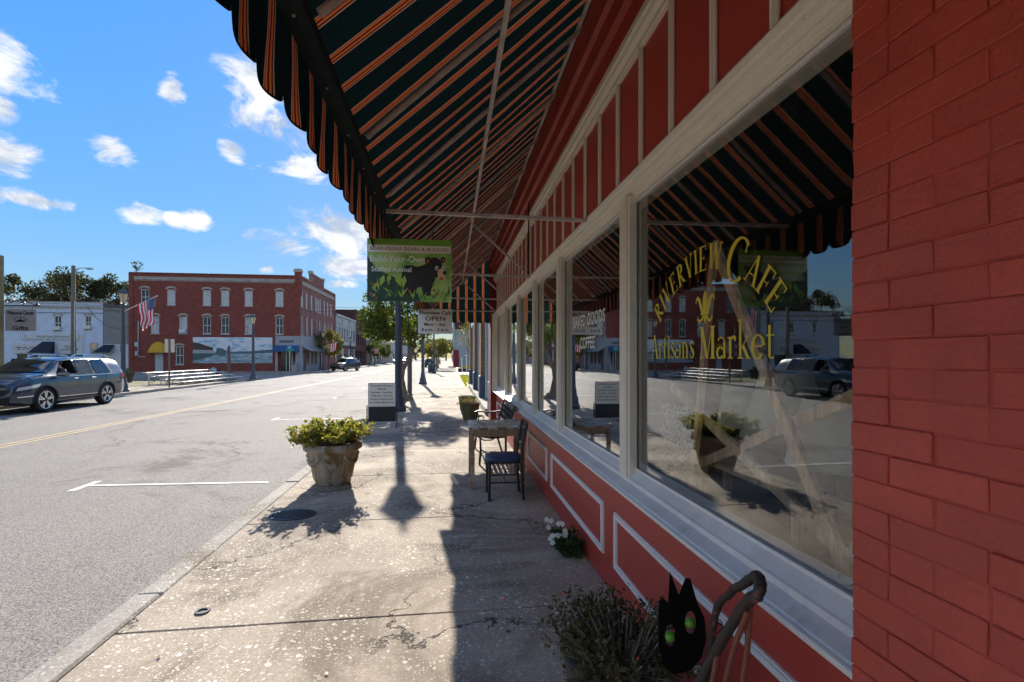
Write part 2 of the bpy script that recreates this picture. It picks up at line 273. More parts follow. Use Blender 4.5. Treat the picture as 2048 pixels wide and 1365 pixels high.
# ------------------------------------------------------------------ building blocks
class MB:
    def __init__(s): s.v = []; s.f = []; s.m = []; s.ms = []; s.cur = 0
    def mat(s, name):
        if name not in s.ms: s.ms.append(name)
        s.cur = s.ms.index(name); return s
    def add(s, vs, fs):
        o = len(s.v); s.v += [tuple(p) for p in vs]
        for f in fs: s.f.append(tuple(i+o for i in f)); s.m.append(s.cur)
        return s
    def box(s, x0, x1, y0, y1, z0, z1):
        return s.add([(x0, y0, z0), (x1, y0, z0), (x1, y1, z0), (x0, y1, z0), (x0, y0, z1), (x1, y0, z1), (x1, y1, z1), (x0, y1, z1)],
                     [(3, 2, 1, 0), (4, 5, 6, 7), (0, 1, 5, 4), (1, 2, 6, 5), (2, 3, 7, 6), (3, 0, 4, 7)])
    def cbox(s, x0, x1, y0, y1, z0, z1, c=.004):
        """box with chamfered edges"""
        bm = bmesh.new(); bmesh.ops.create_cube(bm, size=1)
        for v in bm.verts: v.co = Vector((x0+(v.co.x+.5)*(x1-x0), y0+(v.co.y+.5)*(y1-y0), z0+(v.co.z+.5)*(z1-z0)))
        bmesh.ops.bevel(bm, geom=bm.edges[:], offset=c, segments=1, affect='EDGES')
        bm.verts.index_update(); s.add([v.co for v in bm.verts], [[v.index for v in f.verts] for f in bm.faces]); bm.free(); return s
    def quad(s, a, b, c, d): return s.add([a, b, c, d], [(0, 1, 2, 3)])
    def poly(s, pts): return s.add(pts, [tuple(range(len(pts)))])
    def prism(s, pts, vec):
        """closed outline (coplanar) pushed along vec"""
        n = len(pts); vec = Vector(vec); a = [Vector(p) for p in pts]
        return s.add(a+[p+vec for p in a], [tuple(range(n))[::-1], tuple(range(n, 2*n))]+[(i, (i+1) % n, n+(i+1) % n, n+i) for i in range(n)])
    def tube(s, pts, r, n=8, cap=True):
        pts = [Vector(p) for p in pts]; k = len(pts); rs = r if isinstance(r, (list, tuple)) else [r]*k
        vs = []; fs = []; up = None
        for i, p in enumerate(pts):
            t = (pts[min(i+1, k-1)]-pts[max(i-1, 0)]).normalized()
            if up is None: up = t.orthogonal().normalized()
            up = (up-t*up.dot(t)); up = up.normalized() if up.length > 1e-6 else t.orthogonal().normalized()
            sd = t.cross(up)
            for j in range(n):
                a = 2*math.pi*j/n; vs.append(p+(up*math.cos(a)+sd*math.sin(a))*rs[i])
        for i in range(k-1):
            for j in range(n): fs.append((i*n+j, i*n+(j+1) % n, (i+1)*n+(j+1) % n, (i+1)*n+j))
        if cap: fs += [tuple(range(n))[::-1], tuple(range((k-1)*n, k*n))]
        return s.add(vs, fs)
    def lathe(s, prof, n=16, c=(0, 0, 0), axis='z', cap=True):
        vs = []; fs = []
        for (r, h) in prof:
            for j in range(n):
                a = 2*math.pi*j/n; x, y = r*math.cos(a), r*math.sin(a)
                vs.append({'z': (c[0]+x, c[1]+y, c[2]+h), 'y': (c[0]+x, c[1]+h, c[2]+y), 'x': (c[0]+h, c[1]+x, c[2]+y)}[axis])
        for i in range(len(prof)-1):
            for j in range(n): fs.append((i*n+j, i*n+(j+1) % n, (i+1)*n+(j+1) % n, (i+1)*n+j))
        if cap: fs += [tuple(range(n))[::-1], tuple(range((len(prof)-1)*n, len(prof)*n))]
        return s.add(vs, fs)
    def ball(s, c, r, n=10):
        rr = r if isinstance(r, tuple) else (r, r, r); m = n//2; vs = []
        o = len(s.v); pr = [(math.sin(math.pi*i/m), -math.cos(math.pi*i/m)) for i in range(m+1)]
        for (q, h) in pr:
            for j in range(n): a = 2*math.pi*j/n; vs.append((c[0]+rr[0]*q*math.cos(a), c[1]+rr[1]*q*math.sin(a), c[2]+rr[2]*h))
        return s.add(vs, [(i*n+j, i*n+(j+1) % n, (i+1)*n+(j+1) % n, (i+1)*n+j) for i in range(m) for j in range(n)])
    def build(s, name, mat=None, parent=None, sm=False, org=None):
        me = bpy.data.meshes.new(name); o3 = Vector(org) if org is not None else (Vector(parent['_org']) if parent is not None and '_org' in parent.keys() else Vector((0, 0, 0)))
        me.from_pydata([Vector(p)-o3 for p in s.v], [], s.f)
        for k in (s.ms if s.ms else [mat]): me.materials.append(MATS[k])
        if s.ms: me.polygons.foreach_set('material_index', s.m)
        if sm:
            me.polygons.foreach_set('use_smooth', [True]*len(me.polygons))
            try: me.set_sharp_from_angle(angle=R(38))
            except Exception: pass
        me.update(); o = bpy.data.objects.new(name, me); COL.objects.link(o)
        if parent is not None:
            o.parent = parent
            if '_org' in parent.keys(): o['_org'] = list(parent['_org'])
        elif org is not None: o.location = org; o['_org'] = list(org)
        return o
def tag(o, label, cat, group=None):
    o['label'] = label; o['category'] = cat
    if group: o['group'] = group
    return o
def thing(name, label, cat, loc=(0, 0, 0), group=None, world=True):
    """an Empty at the base of a thing; with world=True its parts are written in world coordinates"""
    o = bpy.data.objects.new(name, None); COL.objects.link(o); o.location = loc; o.empty_display_size = .2
    o['_org'] = list(loc) if world else [0, 0, 0]; return tag(o, label, cat, group)
def struct(o, kind='structure'): o['kind'] = kind; return o
def copy_tree(o, parent=None):
    c = o.copy(); COL.objects.link(c); c.parent = parent
    for ch in o.children: copy_tree(ch, c)
    return c
def text_data(body, size=1., bold=0., sx=1., shear=0.):
    cu = bpy.data.curves.new('t', 'FONT'); cu.body = body; cu.size = size; cu.align_x = 'CENTER'; cu.align_y = 'BOTTOM_BASELINE'
    cu.offset = bold; cu.shear = shear; cu.resolution_u = 3
    o = bpy.data.objects.new('t', cu); me = bpy.data.meshes.new_from_object(o); bpy.data.objects.remove(o); bpy.data.curves.remove(cu)
    vs = [(v.co.x*sx, v.co.y) for v in me.vertices]; fs = [tuple(p.vertices) for p in me.polygons]; bpy.data.meshes.remove(me)
    return vs, fs
def lettering(mb, body, height, c, ux, uy, un, width=None, bold=0., off=.002, shear=0.):
    """flat printed letters: c = middle of the base line, ux/uy = reading and up directions, un = out of the surface"""
    vs, fs = text_data(body, 1., bold, 1., shear)
    if not vs: return
    x0 = min(v[0] for v in vs); x1 = max(v[0] for v in vs); k = height/.73; kx = width/(x1-x0) if width else k
    c, ux, uy, un = Vector(c), Vector(ux), Vector(uy), Vector(un); mid = (x0+x1)/2
    mb.add([c+ux*((x-mid)*kx)+uy*(y*k)+un*off for x, y in vs], fs)
def wall_holes(mb, o, ux, n, W, H, rects, depth=.18, z0=0.):
    """wall plane with real recessed openings; rects = (u0,u1,v0,v1)"""
    o, ux, n = Vector(o), Vector(ux), Vector(n); Z = Vector((0, 0, 1))
    us = sorted({0., W, *[r[0] for r in rects], *[r[1] for r in rects]}); vs = sorted({z0, H, *[r[2] for r in rects], *[r[3] for r in rects]})
    P = lambda u, v, d=0: o+ux*u+Z*v-n*d
    for i in range(len(us)-1):
        for j in range(len(vs)-1):
            cu, cv = (us[i]+us[i+1])/2, (vs[j]+vs[j+1])/2
            if any(r[0] < cu < r[1] and r[2] < cv < r[3] for r in rects): continue
            mb.quad(P(us[i], vs[j]), P(us[i+1], vs[j]), P(us[i+1], vs[j+1]), P(us[i], vs[j+1]))
    for (a, b, c, d) in rects:
        q = [(a, c), (b, c), (b, d), (a, d)]
        for k in range(4):
            p0, p1 = q[k], q[(k+1) % 4]; mb.quad(P(*p0), P(*p1), P(*p1, depth), P(*p0, depth))
        mb.quad(P(a, c, depth), P(b, c, depth), P(b, d, depth), P(a, d, depth))
def leaves(mb, pts, size, flat_=.0, out=None, jit=.35):
    """one small folded leaf of four corners at each point"""
    n = len(pts); pts = np.asarray(pts, float)
    d = np.random.normal(size=(n, 3)); d[:, 2] += .15
    if out is not None: d += out*1.1
    d /= np.linalg.norm(d, axis=1)[:, None]+1e-9
    e = np.cross(d, np.random.normal(size=(n, 3))); e /= np.linalg.norm(e, axis=1)[:, None]+1e-9
    nn = np.cross(d, e); s = size*(1+jit*np.random.uniform(-1, 1, size=(n, 1)))
    V = np.stack([pts-d*s*.5, pts+e*s*.30+nn*s*.1, pts+d*s*.55, pts-e*s*.30+nn*s*.1], 1).reshape(-1, 3)
    o = len(mb.v); mb.v += [tuple(p) for p in V]; mb.f += [(o+4*i, o+4*i+1, o+4*i+2, o+4*i+3) for i in range(n)]; mb.m += [mb.cur]*n
    return mb
def blob(c, r, n, shell=.55):
    d = np.random.normal(size=(n, 3)); d /= np.linalg.norm(d, axis=1)[:, None]
    k = np.random.uniform(shell**3, 1, size=(n, 1))**(1/3); return np.asarray(c)+d*k*np.asarray(r), d
def tree(name, label, loc, h, trunk_r, crown_c, crown_r, nclump, nleaf, leaf, lmat, bark='bark', fork=.35, clump=.28, group=None, seed=1, lean=(0, 0), cat='tree'):
    random.seed(seed); np.random.seed(seed)
    t = thing(name, label, cat, loc, group); L = Vector(loc); mb = MB(); tips = []
    C = L+Vector(crown_c); f0 = L+Vector((lean[0], lean[1], h*fork))
    mb.tube([L-Vector((0, 0, .1)), L+Vector((.0, 0, .05)), L.lerp(f0, .4)+Vector((random.uniform(-.06, .06), random.uniform(-.06, .06), 0)), f0], [trunk_r*1.9, trunk_r*1.35, trunk_r, trunk_r*.85], 9)
    for k in range(nclump):
        d = Vector((random.gauss(0, 1), random.gauss(0, 1), random.gauss(0, .9))).normalized()*(random.uniform(.35, 1)**.5)
        p = C+Vector((d.x*crown_r[0], d.y*crown_r[1], d.z*crown_r[2])); tips.append(p)
    for k, p in enumerate(tips):
        if k % 2 and nclump > 12: continue
        m = f0.lerp(p, .5)+Vector((random.uniform(-.15, .15), random.uniform(-.15, .15), random.uniform(0, .25)))*crown_r[2]*.3
        mb.tube([f0-Vector((0, 0, .05)), m, p], [trunk_r*.55, trunk_r*.3, trunk_r*.1], 5)
    mb.build('trunk', bark, t, True); cm = MB(); per = nleaf//nclump
    for p in tips:
        q, d = blob(p, [crown_r[0]*clump*random.uniform(.7, 1.35), crown_r[1]*clump*random.uniform(.7, 1.35), crown_r[2]*clump*random.uniform(.6, 1.2)], int(per*random.uniform(.5, 1.5)), .2)
        leaves(cm, q, leaf, out=d)
    cm.build('crown', lmat, t); return t

# ------------------------------------------------------------------ serif letters for the painted shop window
def rect(x0, x1, y0, y1): return [(x0, y0), (x1, y0), (x1, y1), (x0, y1)]
def bar(x0, y0, x1, y1, w): return [(x0-w/2, y0), (x0+w/2, y0), (x1+w/2, y1), (x1-w/2, y1)]
def curve(pts, ws):
    L_, R_ = [], []; n = len(pts)
    for i in range(n):
        a = Vector(pts[max(i-1, 0)]); b = Vector(pts[min(i+1, n-1)]); t = (b-a).normalized(); nn = Vector((-t.y, t.x)); p = Vector(pts[i])
        L_.append(tuple(p+nn*ws[i]/2)); R_.append(tuple(p-nn*ws[i]/2))
    return [[L_[i], L_[i+1], R_[i+1], R_[i]] for i in range(n-1)]
def arc(cx, cy, rx, ry, a0, a1, thick, thin, n=18, ax=0.):
    pts = []; ws = []
    for i in range(n+1):
        a = R(a0+(a1-a0)*i/n); pts.append((cx+rx*math.cos(a), cy+ry*math.sin(a))); ws.append(thin+(thick-thin)*abs(math.cos(a+ax))**1.3)
    return curve(pts, ws)
T, t_ = .15, .045
def stem(x, y0, y1, w=T, b=True, u=True):
    r = [rect(x-w/2, x+w/2, y0, y1)]
    if b: r.append(rect(x-w/2-.07, x+w/2+.07, y0-.003, y0+.035))
    if u: r.append(rect(x-w/2-.07, x+w/2+.07, y1-.035, y1+.003))
    return r
def serif(x, y, w=.2): return [rect(x-w/2, x+w/2, y-.018, y+.018)]
GL = {
 'I': (stem(.18, 0, 1), .36),
 'V': ([bar(.12, 1, .36, 0, T), bar(.36, 0, .60, 1, t_)]+serif(.12, .98, .26)+serif(.6, .98, .22), .72),
 'W': ([bar(.12, 1, .32, 0, T*.9), bar(.32, 0, .50, 1, t_), bar(.50, 1, .70, 0, T*.9), bar(.70, 0, .9, 1, t_)]+serif(.12, .98, .24)+serif(.9, .98, .2)+serif(.5, .98, .2), 1.02),
 'E': (stem(.2, 0, 1)+[rect(.2, .62, .955, 1), rect(.2, .5, .49, .53), rect(.2, .64, 0, .045), rect(.58, .62, .8, 1), rect(.47, .505, .41, .61), rect(.61, .65, 0, .24)], .74),
 'F': (stem(.2, 0, 1)+[rect(.2, .62, .955, 1), rect(.2, .5, .47, .51), rect(.58, .62, .78, 1), rect(.47, .505, .39, .59)], .66),
 'R': (stem(.2, 0, 1)+arc(.27, .74, .28, .24, 90, -90, T, t_)+[bar(.33, .5, .66, 0, T)]+serif(.68, .018, .2), .78),
 'C': (arc(.48, .5, .36, .5, 48, 318, T, t_, 24)+[rect(.70, .74, .72, .98)], .86),
 'A': ([bar(.10, 0, .37, 1, t_), bar(.38, 1, .66, 0, T), rect(.19, .53, .31, .35)]+serif(.10, .018, .22)+serif(.66, .018, .28), .78),
 'M': (stem(.13, 0, 1, t_, True, False)+[bar(.15, 1, .46, 0, T), bar(.46, 0, .75, 1, t_)]+stem(.78, 0, 1, T)+serif(.12, .98, .2), .98),
 'r': (stem(.15, 0, .62, .11)+arc(.33, .47, .17, .14, 160, 40, .07, .09)+[rect(.38, .47, .5, .6)], .48),
 't': (stem(.17, .05, .85, .1, False, False)+[rect(.05, .36, .575, .615)]+arc(.27, .1, .1, .09, 180, 330, .07, .04), .40),
 'i': (stem(.15, 0, .62, .11)+[[(.15+.075*math.cos(a*.524), .82+.075*math.sin(a*.524)) for a in range(12)]], .32),
 's': (curve([(.36, .50), (.33, .58), (.24, .61), (.14, .57), (.12, .47), (.2, .36), (.31, .28), (.37, .18), (.33, .06), (.22, .01), (.12, .05), (.08, .15)], [.05, .05, .045, .06, .09, .12, .12, .09, .06, .045, .05, .05]), .45),
 'a': (stem(.40, .03, .5, .11, False, False)+arc(.27, .49, .15, .13, 0, 160, .06, .04)+arc(.25, .17, .16, .16, 40, 330, .1, .04)+[rect(.4, .52, 0, .035)], .54),
 'n': (stem(.14, 0, .62, .11)+stem(.46, 0, .45, .11, True, False)+arc(.3, .42, .17, .19, 170, 0, .09, .045), .62),
 'k': (stem(.14, 0, 1.08, .11)+[bar(.2, .27, .46, .6, t_), bar(.27, .36, .5, 0, .13)]+serif(.46, .6, .2)+serif(.51, .018, .2), .62),
 'e': (arc(.28, .31, .21, .31, 5, 325, .12, .04, 22)+[rect(.1, .48, .31, .35)], .54),
}
def glyph(mb, ch, c, ux, uy, h, sx=1.):
    """serif letter, c = lower left corner"""
    c, ux, uy = Vector(c), Vector(ux), Vector(uy); ps, adv = GL[ch]
    k = 0
    for p in ps:
        k += 1; q = Vector((-1, 0, 0))*(.0002*k)
        pts = [c+ux*(x*h*sx)+uy*(y*h)+q for x, y in p]; mb.poly(pts)
    return adv*h*sx
# ------------------------------------------------------------------ ground, road, pavements
flat('dirt', (.16, .13, .085), .95)
m, nt, p = newmat('turf'); v = wpos(nt); a = noise(nt, v, .5, 5, .6); b = noise(nt, v, 30, 4, .7)
c = mixc(nt, smooth(nt, a, .35, .62), (.10, .12, .035), (.23, .19, .11)); c = mixc(nt, mth(nt, 'MULTIPLY', b, .5), c, (.05, .06, .02))
setc(nt, p.inputs['Base Color'], c); p.inputs['Roughness'].default_value = .95; bump(nt, p, b, .8, .03)
struct(MB().quad((-900, -400, -.2), (900, -400, -.2), (900, 1500, -.2), (-900, 1500, -.2)).build('ground', 'turf'))
rd = struct(MB().quad((-14.8, -60, -.12), (-2.12, -60, -.12), (-2.12, 420, -.12), (-14.8, 420, -.12)).build('road', 'asphalt'))
struct(MB().quad((-140, 41, -.124), (-14.7, 41, -.124), (-14.7, 57.2, -.124), (-140, 57.2, -.124)).build('side_street', 'asphalt'))
for k, y in enumerate((7.1, 14.25, 21.3, 28.3, 35.3, 42.3)):
    a = (.06, -.03, .02, 0, 0, 0)[k]
    mb = MB(); mb.prism([(-2.5, y-.038, -.1165), (-4.83, y-.038+a*2, -.1165), (-4.83, y+.038+a*2, -.1165), (-2.5, y+.038, -.1165)], (0, 0, .002)).prism([(-4.83, y-.16, -.1165), (-4.93, y-.16, -.1165), (-4.93, y+.36, -.1165), (-4.83, y+.36, -.1165)], (0, 0, .002)).build('parking_mark', 'line_white', rd)
for x in (-8.62, -8.84): MB().box(x, x+.1, -60, 300, -.118, -.1155).build('centre_line', 'line_yellow', rd)
# near pavement: kerb stones and slabs
sw = struct(MB().box(-1.96, 1.3, -8, 60, -.16, -.022).build('sidewalk', 'dirt'))
random.seed(3)
y = -6.2
while y < 58:
    L = 1.86; g = .006
    mb = MB().cbox(-1.945, 1.22, y+g, y+L-g, -.02, 0, .004)
    for i, q in enumerate(mb.v): mb.v[i] = (q[0], q[1], q[2]+(.004*math.sin(y*7+q[0])))
    o = mb.build('slab', 'walk', sw); y += L
y = -6.
while y < 58:
    L = random.choice((2.4, 3., 3.6)); d = random.uniform(-.008, .008)
    MB().cbox(-2.13+d, -1.955+d, y+.004, y+L-.004, -.2, .004+random.uniform(-.006, .004), .015).build('kerb_stone', 'kerb', sw); y += L
struct(MB().box(-2.1, 1.3, 60, 420, -.2, 0).build('sidewalk', 'far_walk'))
# far pavements
for nm, (x0, x1, y0, y1) in {'a': (-17.3, -14.95, -60, 40.2), 'b': (-17.5, -14.95, 57.4, 420), 'c': (-140, -17.5, 57.4, 59.4)}.items():
    o = struct(MB().box(x0, x1, y0, y1, -.2, 0).build('sidewalk', 'far_walk'))
    if x1 > -16: MB().cbox(-14.95+.003, -14.8, y0, y1, -.2, .004, .02).build('kerb_stone', 'kerb', o)
MB().box(-60, -17.5, 57.25, 57.397, -.2, .004).build('kerb_stone', 'kerb', o)
struct(MB().box(-60, -17.31, 20, 40.0, -.2, -.004).build('corner_lawn', 'turf'))

# ------------------------------------------------------------------ the café
cafe = thing('cafe_building', 'red painted brick café shopfront with white framed windows under the striped awning', 'building', (1.1, 6, 0))
Y0, Y1 = 1.08, 11.5
POST = [(2.85, 3.0), (4.72, 4.85), (6.2, 6.32), (7.7, 7.81), (9.46, 9.57), (11.4, 11.5)]
pier = MB().box(.988, 1.3, .1, 1.074, 0, 4.3).build('brick_pier', 'red_mortar', cafe)
random.seed(5); BR = {}
def brick_mesh(L, k):
    if (L, k) not in BR:
        mb = MB().cbox(-.0052, .10, -L/2+.002, L/2-.002, -.0318, .0318, .0026); rr = random.Random(k*7+int(L*100))
        mb.v = [(x+rr.uniform(-.0009, .0009), y+rr.uniform(-.0015, .0015), z+rr.uniform(-.0012, .0012)) for x, y, z in mb.v]
        o = mb.build('brick', 'red_brick', None); BR[(L, k)] = o.data; bpy.data.objects.remove(o)
    return BR[(L, k)]
z = .034; i = 0
while z < 3.5:
    y = 1.08; ls = [.205]*5 if i % 2 else [.103]+[.205]*4
    if i % 6 == 5: ls = [.103]*9
    for L in ls:
        if y-L < .1: break
        o = bpy.data.objects.new('brick', brick_mesh(L, random.randrange(4))); COL.objects.link(o); o.parent = pier
        o.location = Vector((.988+random.uniform(-.0012, .004), y-L/2, z))-Vector(cafe['_org']); y -= L
    z += .0665; i += 1
MB().box(1.0, 1.3, -8, .1, 0, 4.3).build('wall', 'red_brick', cafe)
brickmat('red_wall', 1, (.24, .04, .03), (.27, .05, .036), (.18, .03, .024), mort=.006, var=.1)
MB().box(1.12, 1.3, -8, 12.2, 4.3, 7.2).build('wall', 'red_wall', cafe)
fp = MB().box(.97, 1.35, 11.62, 12.12, 0, 4.3).build('brick_pier', 'red_wall', cafe)
MB().box(1.0, 1.2, 11.5, 11.615, .8, 2.66).build('door_jamb', 'cream_trim', cafe)
MB().box(1.10, 1.25, Y0+.001, 11.615, 0, .799).build('bulkhead', 'red_paint', cafe)
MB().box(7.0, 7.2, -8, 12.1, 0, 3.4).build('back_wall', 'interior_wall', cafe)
MB().box(1.3, 7.0, 11.4, 12.1, 0, 3.4).build('end_wall', 'interior_wall', cafe); MB().box(1.3, 7.2, 11.4, 12.1, 3.401, 7.2).build('party_wall', 'plaster', cafe); MB().box(1.3, 7., -8, -7.8, 0, 3.4).build('end_wall', 'interior_wall', cafe)  # unseen party wall kept tall and pale to shade and fill the rooflight
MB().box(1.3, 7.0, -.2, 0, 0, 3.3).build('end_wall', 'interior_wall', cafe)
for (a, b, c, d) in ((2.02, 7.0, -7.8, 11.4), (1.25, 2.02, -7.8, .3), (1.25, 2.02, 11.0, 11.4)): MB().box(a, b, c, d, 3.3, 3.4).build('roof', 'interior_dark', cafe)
# unseen narrow rooflight added to light the window display, behind the tall front and party walls
for k in range(6): MB().box(1.30, 2.0, .33+k*1.78, .33+k*1.78+1.74, 3.42, 3.43).build('added_skylight_pane', 'clear_glass', cafe); MB().box(1.30, 2.0, .29+k*1.78, .325+k*1.78, 3.38, 3.46).build('added_skylight_bar', 'white_trim', cafe)
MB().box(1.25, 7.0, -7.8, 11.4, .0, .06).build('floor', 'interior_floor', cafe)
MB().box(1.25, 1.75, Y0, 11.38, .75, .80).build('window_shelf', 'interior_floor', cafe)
# bulkhead panel mouldings: four mitred strips round each panel
for (a, b) in ((1.2, 3.12), (3.36, 5.15), (5.4, 6.75), (7.0, 8.3), (8.55, 9.9), (10.1, 11.3)):
    fr = MB()
    z0, z1, w = .21, .585, .042
    for d, t, q in ((0, .012, w), (.008, .020, w-.018)):
        for (p0, p1) in (((a, z0), (b, z0)), ((b, z0), (b, z1)), ((b, z1), (a, z1)), ((a, z1), (a, z0))):
            def ins(p, e): return (p[0]+(e if p[0] == a else -e), p[1]+(e if p[1] == z0 else -e))
            A, B = ins(p0, d), ins(p1, d); C, Dd = ins(p1, d+q), ins(p0, d+q)
            fr.prism([(1.0995, *A), (1.0995, *B), (1.0995, *C), (1.0995, *Dd)], (-t, 0, 0))
    fr.build('panel_moulding', 'white_trim', cafe)
# sill in steps
sill = MB(); prof = [(1.25, .80), (1.045, .80), (1.03, .806), (1.026, .818), (1.032, .828), (1.088, .852), (1.088, .876), (1.098, .882), (1.14, .925), (1.25, .925)]
sill.prism([(x, Y0+.002, z) for x, z in prof], (0, 10.5, 0)); sill.build('window_sill', 'sill_grey', cafe)
MB().prism([(x, Y0+.003, z) for x, z in ((1.052, .784), (1.052, .8), (1.026, .812), (1.02, .822), (1.012, .818), (1.014, .8), (1.03, .786))], (0, 10.49, 0)).build('sill_nosing', 'white_trim', cafe, True)
for (a, b) in POST:
    m = MB(); m.cbox(1.088, 1.144, a, b, .875, 2.62, .006); m.cbox(1.074, 1.09, a+.02, b-.02, .878, 2.62, .005); m.cbox(1.15, 1.18, a+.03, b-.02, .9, 2.62, .004); m.build('window_post', 'cream_trim', cafe)
m = MB().cbox(1.088, 1.144, Y0+.002, Y0+.03, .875, 2.62, .004).build('window_post', 'cream_trim', cafe)
hd = MB(); prof = [(1.25, 2.592), (1.128, 2.592), (1.128, 2.612), (1.118, 2.614), (1.114, 2.63), (1.10, 2.632), (1.095, 2.655), (1.065, 2.66), (1.058, 2.672), (1.052, 2.70), (1.06, 2.715), (1.085, 2.722), (1.095, 2.735), (1.25, 2.735)]
hd.prism([(x, .99, z) for x, z in prof], (0, 10.62, 0)); hd.build('window_header', 'cream_trim', cafe)
ys = [Y0]+[q for a in POST for q in a]; panes = []
for i in range(0, len(ys)-1, 2): panes.append(MB().box(1.145, 1.149, ys[i]-.004, ys[i+1]+.02, .915, 2.6).build('glass_pane', 'shop_glass', cafe))
for i, (a, b) in enumerate(zip(ys[0::2], ys[1::2])):
    for z0 in (.926, 2.571): MB().box(1.130, 1.1445, a, b, z0, z0+.014).build('glazing_bead', 'white_trim', cafe)
# transom: red boards, cream battens, cornice
MB().box(1.105, 1.25, .99, 11.615, 2.735, 3.44).build('transom_board', 'red_paint', cafe)
y = 1.13; k = 0
while y < 11.5:
    w = .02; mb = MB().cbox(1.083, 1.1055, y-w, y+w, 2.734, 3.43, .007); mb.cbox(1.078, 1.085, y-w*.45, y+w*.45, 2.735, 3.43, .003); mb.build('batten', 'cream_trim', cafe); y += .385; k += 1
up = MB(); prof = [(1.25, 3.40), (1.085, 3.40), (1.078, 3.41), (1.078, 3.44), (1.05, 3.45), (1.045, 3.475), (1.03, 3.48), (1.03, 3.52), (1.045, 3.535), (1.06, 3.56), (1.25, 3.56)]
up.prism([(x, .985, z) for x, z in prof], (0, 10.635, 0)); up.build('cornice_moulding', 'cream_trim', cafe)
co = MB(); prof = [(1.25, 3.56), (1.04, 3.561), (1.03, 3.65), (.99, 3.66), (.985, 3.78), (.955, 3.80), (.95, 4.0), (.97, 4.02), (.97, 4.3), (1.25, 4.3)]
co.prism([(x, .985, z) for x, z in prof], (0, 11.1, 0)); co.build('cornice', 'red_trim', cafe)

# painted lettering on the big pane
ux, uz = Vector((0, -1, 0)), Vector((0, 0, 1)); GX = 1.1435; KX = .954
pn = panes[0]; mb = MB()
def circ(p, q, r):
    (ax, ay), (bx, by), (cx, cy) = p, q, r; d = 2*(ax*(by-cy)+bx*(cy-ay)+cx*(ay-by))
    x = ((ax*ax+ay*ay)*(by-cy)+(bx*bx+by*by)*(cy-ay)+(cx*cx+cy*cy)*(ay-by))/d; y = ((ax*ax+ay*ay)*(cx-bx)+(bx*bx+by*by)*(ax-cx)+(cx*cx+cy*cy)*(bx-ax))/d; return x, y, math.hypot(ax-x, ay-y)
ca_, cz_, cr_ = circ((-2.665*KX, 1.62+.265*KX), (-2.13*KX, 1.62+.47*KX), (-1.655*KX, 1.62+.23*KX)); word = 'RIVERVIEW CAFE'; h0 = .118*KX
wd_ = [(.30*h0 if ch == ' ' else GL[ch][1]*h0*(1.55 if ch == 'C' else 1)) for ch in word]; a_s = math.atan2(1.62+.265*KX-cz_, -2.665*KX-ca_); a_e = math.atan2(1.62+.23*KX-cz_, -1.655*KX-ca_); tot = sum(wd_)-wd_[0]/2-wd_[-1]/2; run = -wd_[0]/2
for ch, wdt in zip(word, wd_):
    mid = run+wdt/2; run += wdt
    if ch == ' ': continue
    an = a_s+(a_e-a_s)*mid/tot; rot = an-math.pi/2; h = h0*(1.55 if ch == 'C' else 1); U = ux*math.cos(rot)+uz*math.sin(rot); V = uz*math.cos(rot)-ux*math.sin(rot)
    c = Vector((GX, -(ca_+cr_*math.cos(an)), cz_+cr_*math.sin(an))); glyph(mb, ch, c-U*(wdt/2)-V*(h/2), U, V, h)
mb.build('lettering', 'yellow_letter', pn); mb = MB(); y = 2.775*KX
for w, h, sx, gap in (('Artisans', .135*KX, .98, .04), ('Market', .150*KX, 1.06, 0)):
    for ch in w: y -= glyph(mb, ch, (GX, y, 1.615), ux, uz, h, sx*.98)
    y -= gap
mb.build('lettering', 'yellow_letter', pn)
fl = MB(); cy, cz = 2.158*KX, 1.851
def FP(pts, k=0): fl.poly([(GX-.0003*k, cy-x, cz+z) for x, z in pts])
FP([(0, .075), (.016, .045), (.02, .01), (.012, -.03), (-.012, -.03), (-.02, .01), (-.016, .045)])
for s in (-1, 1):
    for q in curve([(s*.018, -.028), (s*.034, .0), (s*.046, .028), (s*.062, .045), (s*.078, .034), (s*.078, .02)], [.018, .022, .02, .016, .011, .006]): FP(q, 1)
    for q in curve([(s*.012, -.036), (s*.022, -.056), (s*.044, -.068), (s*.062, -.054), (s*.058, -.042)], [.012, .014, .014, .012, .005]): FP(q, 2)
FP([(-.036, -.028), (.036, -.028), (.036, -.037), (-.036, -.037)], 3); FP([(0, -.08), (.012, -.05), (0, -.037), (-.012, -.05)], 4)
fl.build('fleur_emblem', 'yellow_letter', pn)
mb = MB(); lettering(mb, 'BAKED GOODS', .10, (GX, 4.13*KX, 1.892), ux, uz, (-1, 0, 0), .92, .018, .0005); mb.build('lettering', 'white_letter', panes[1]); mb = MB(); lettering(mb, 'COFFEE', .10, (GX, 4.15*KX, 1.696), ux, uz, (-1, 0, 0), .44, .018, .0005); mb.build('lettering', 'white_letter', panes[1])
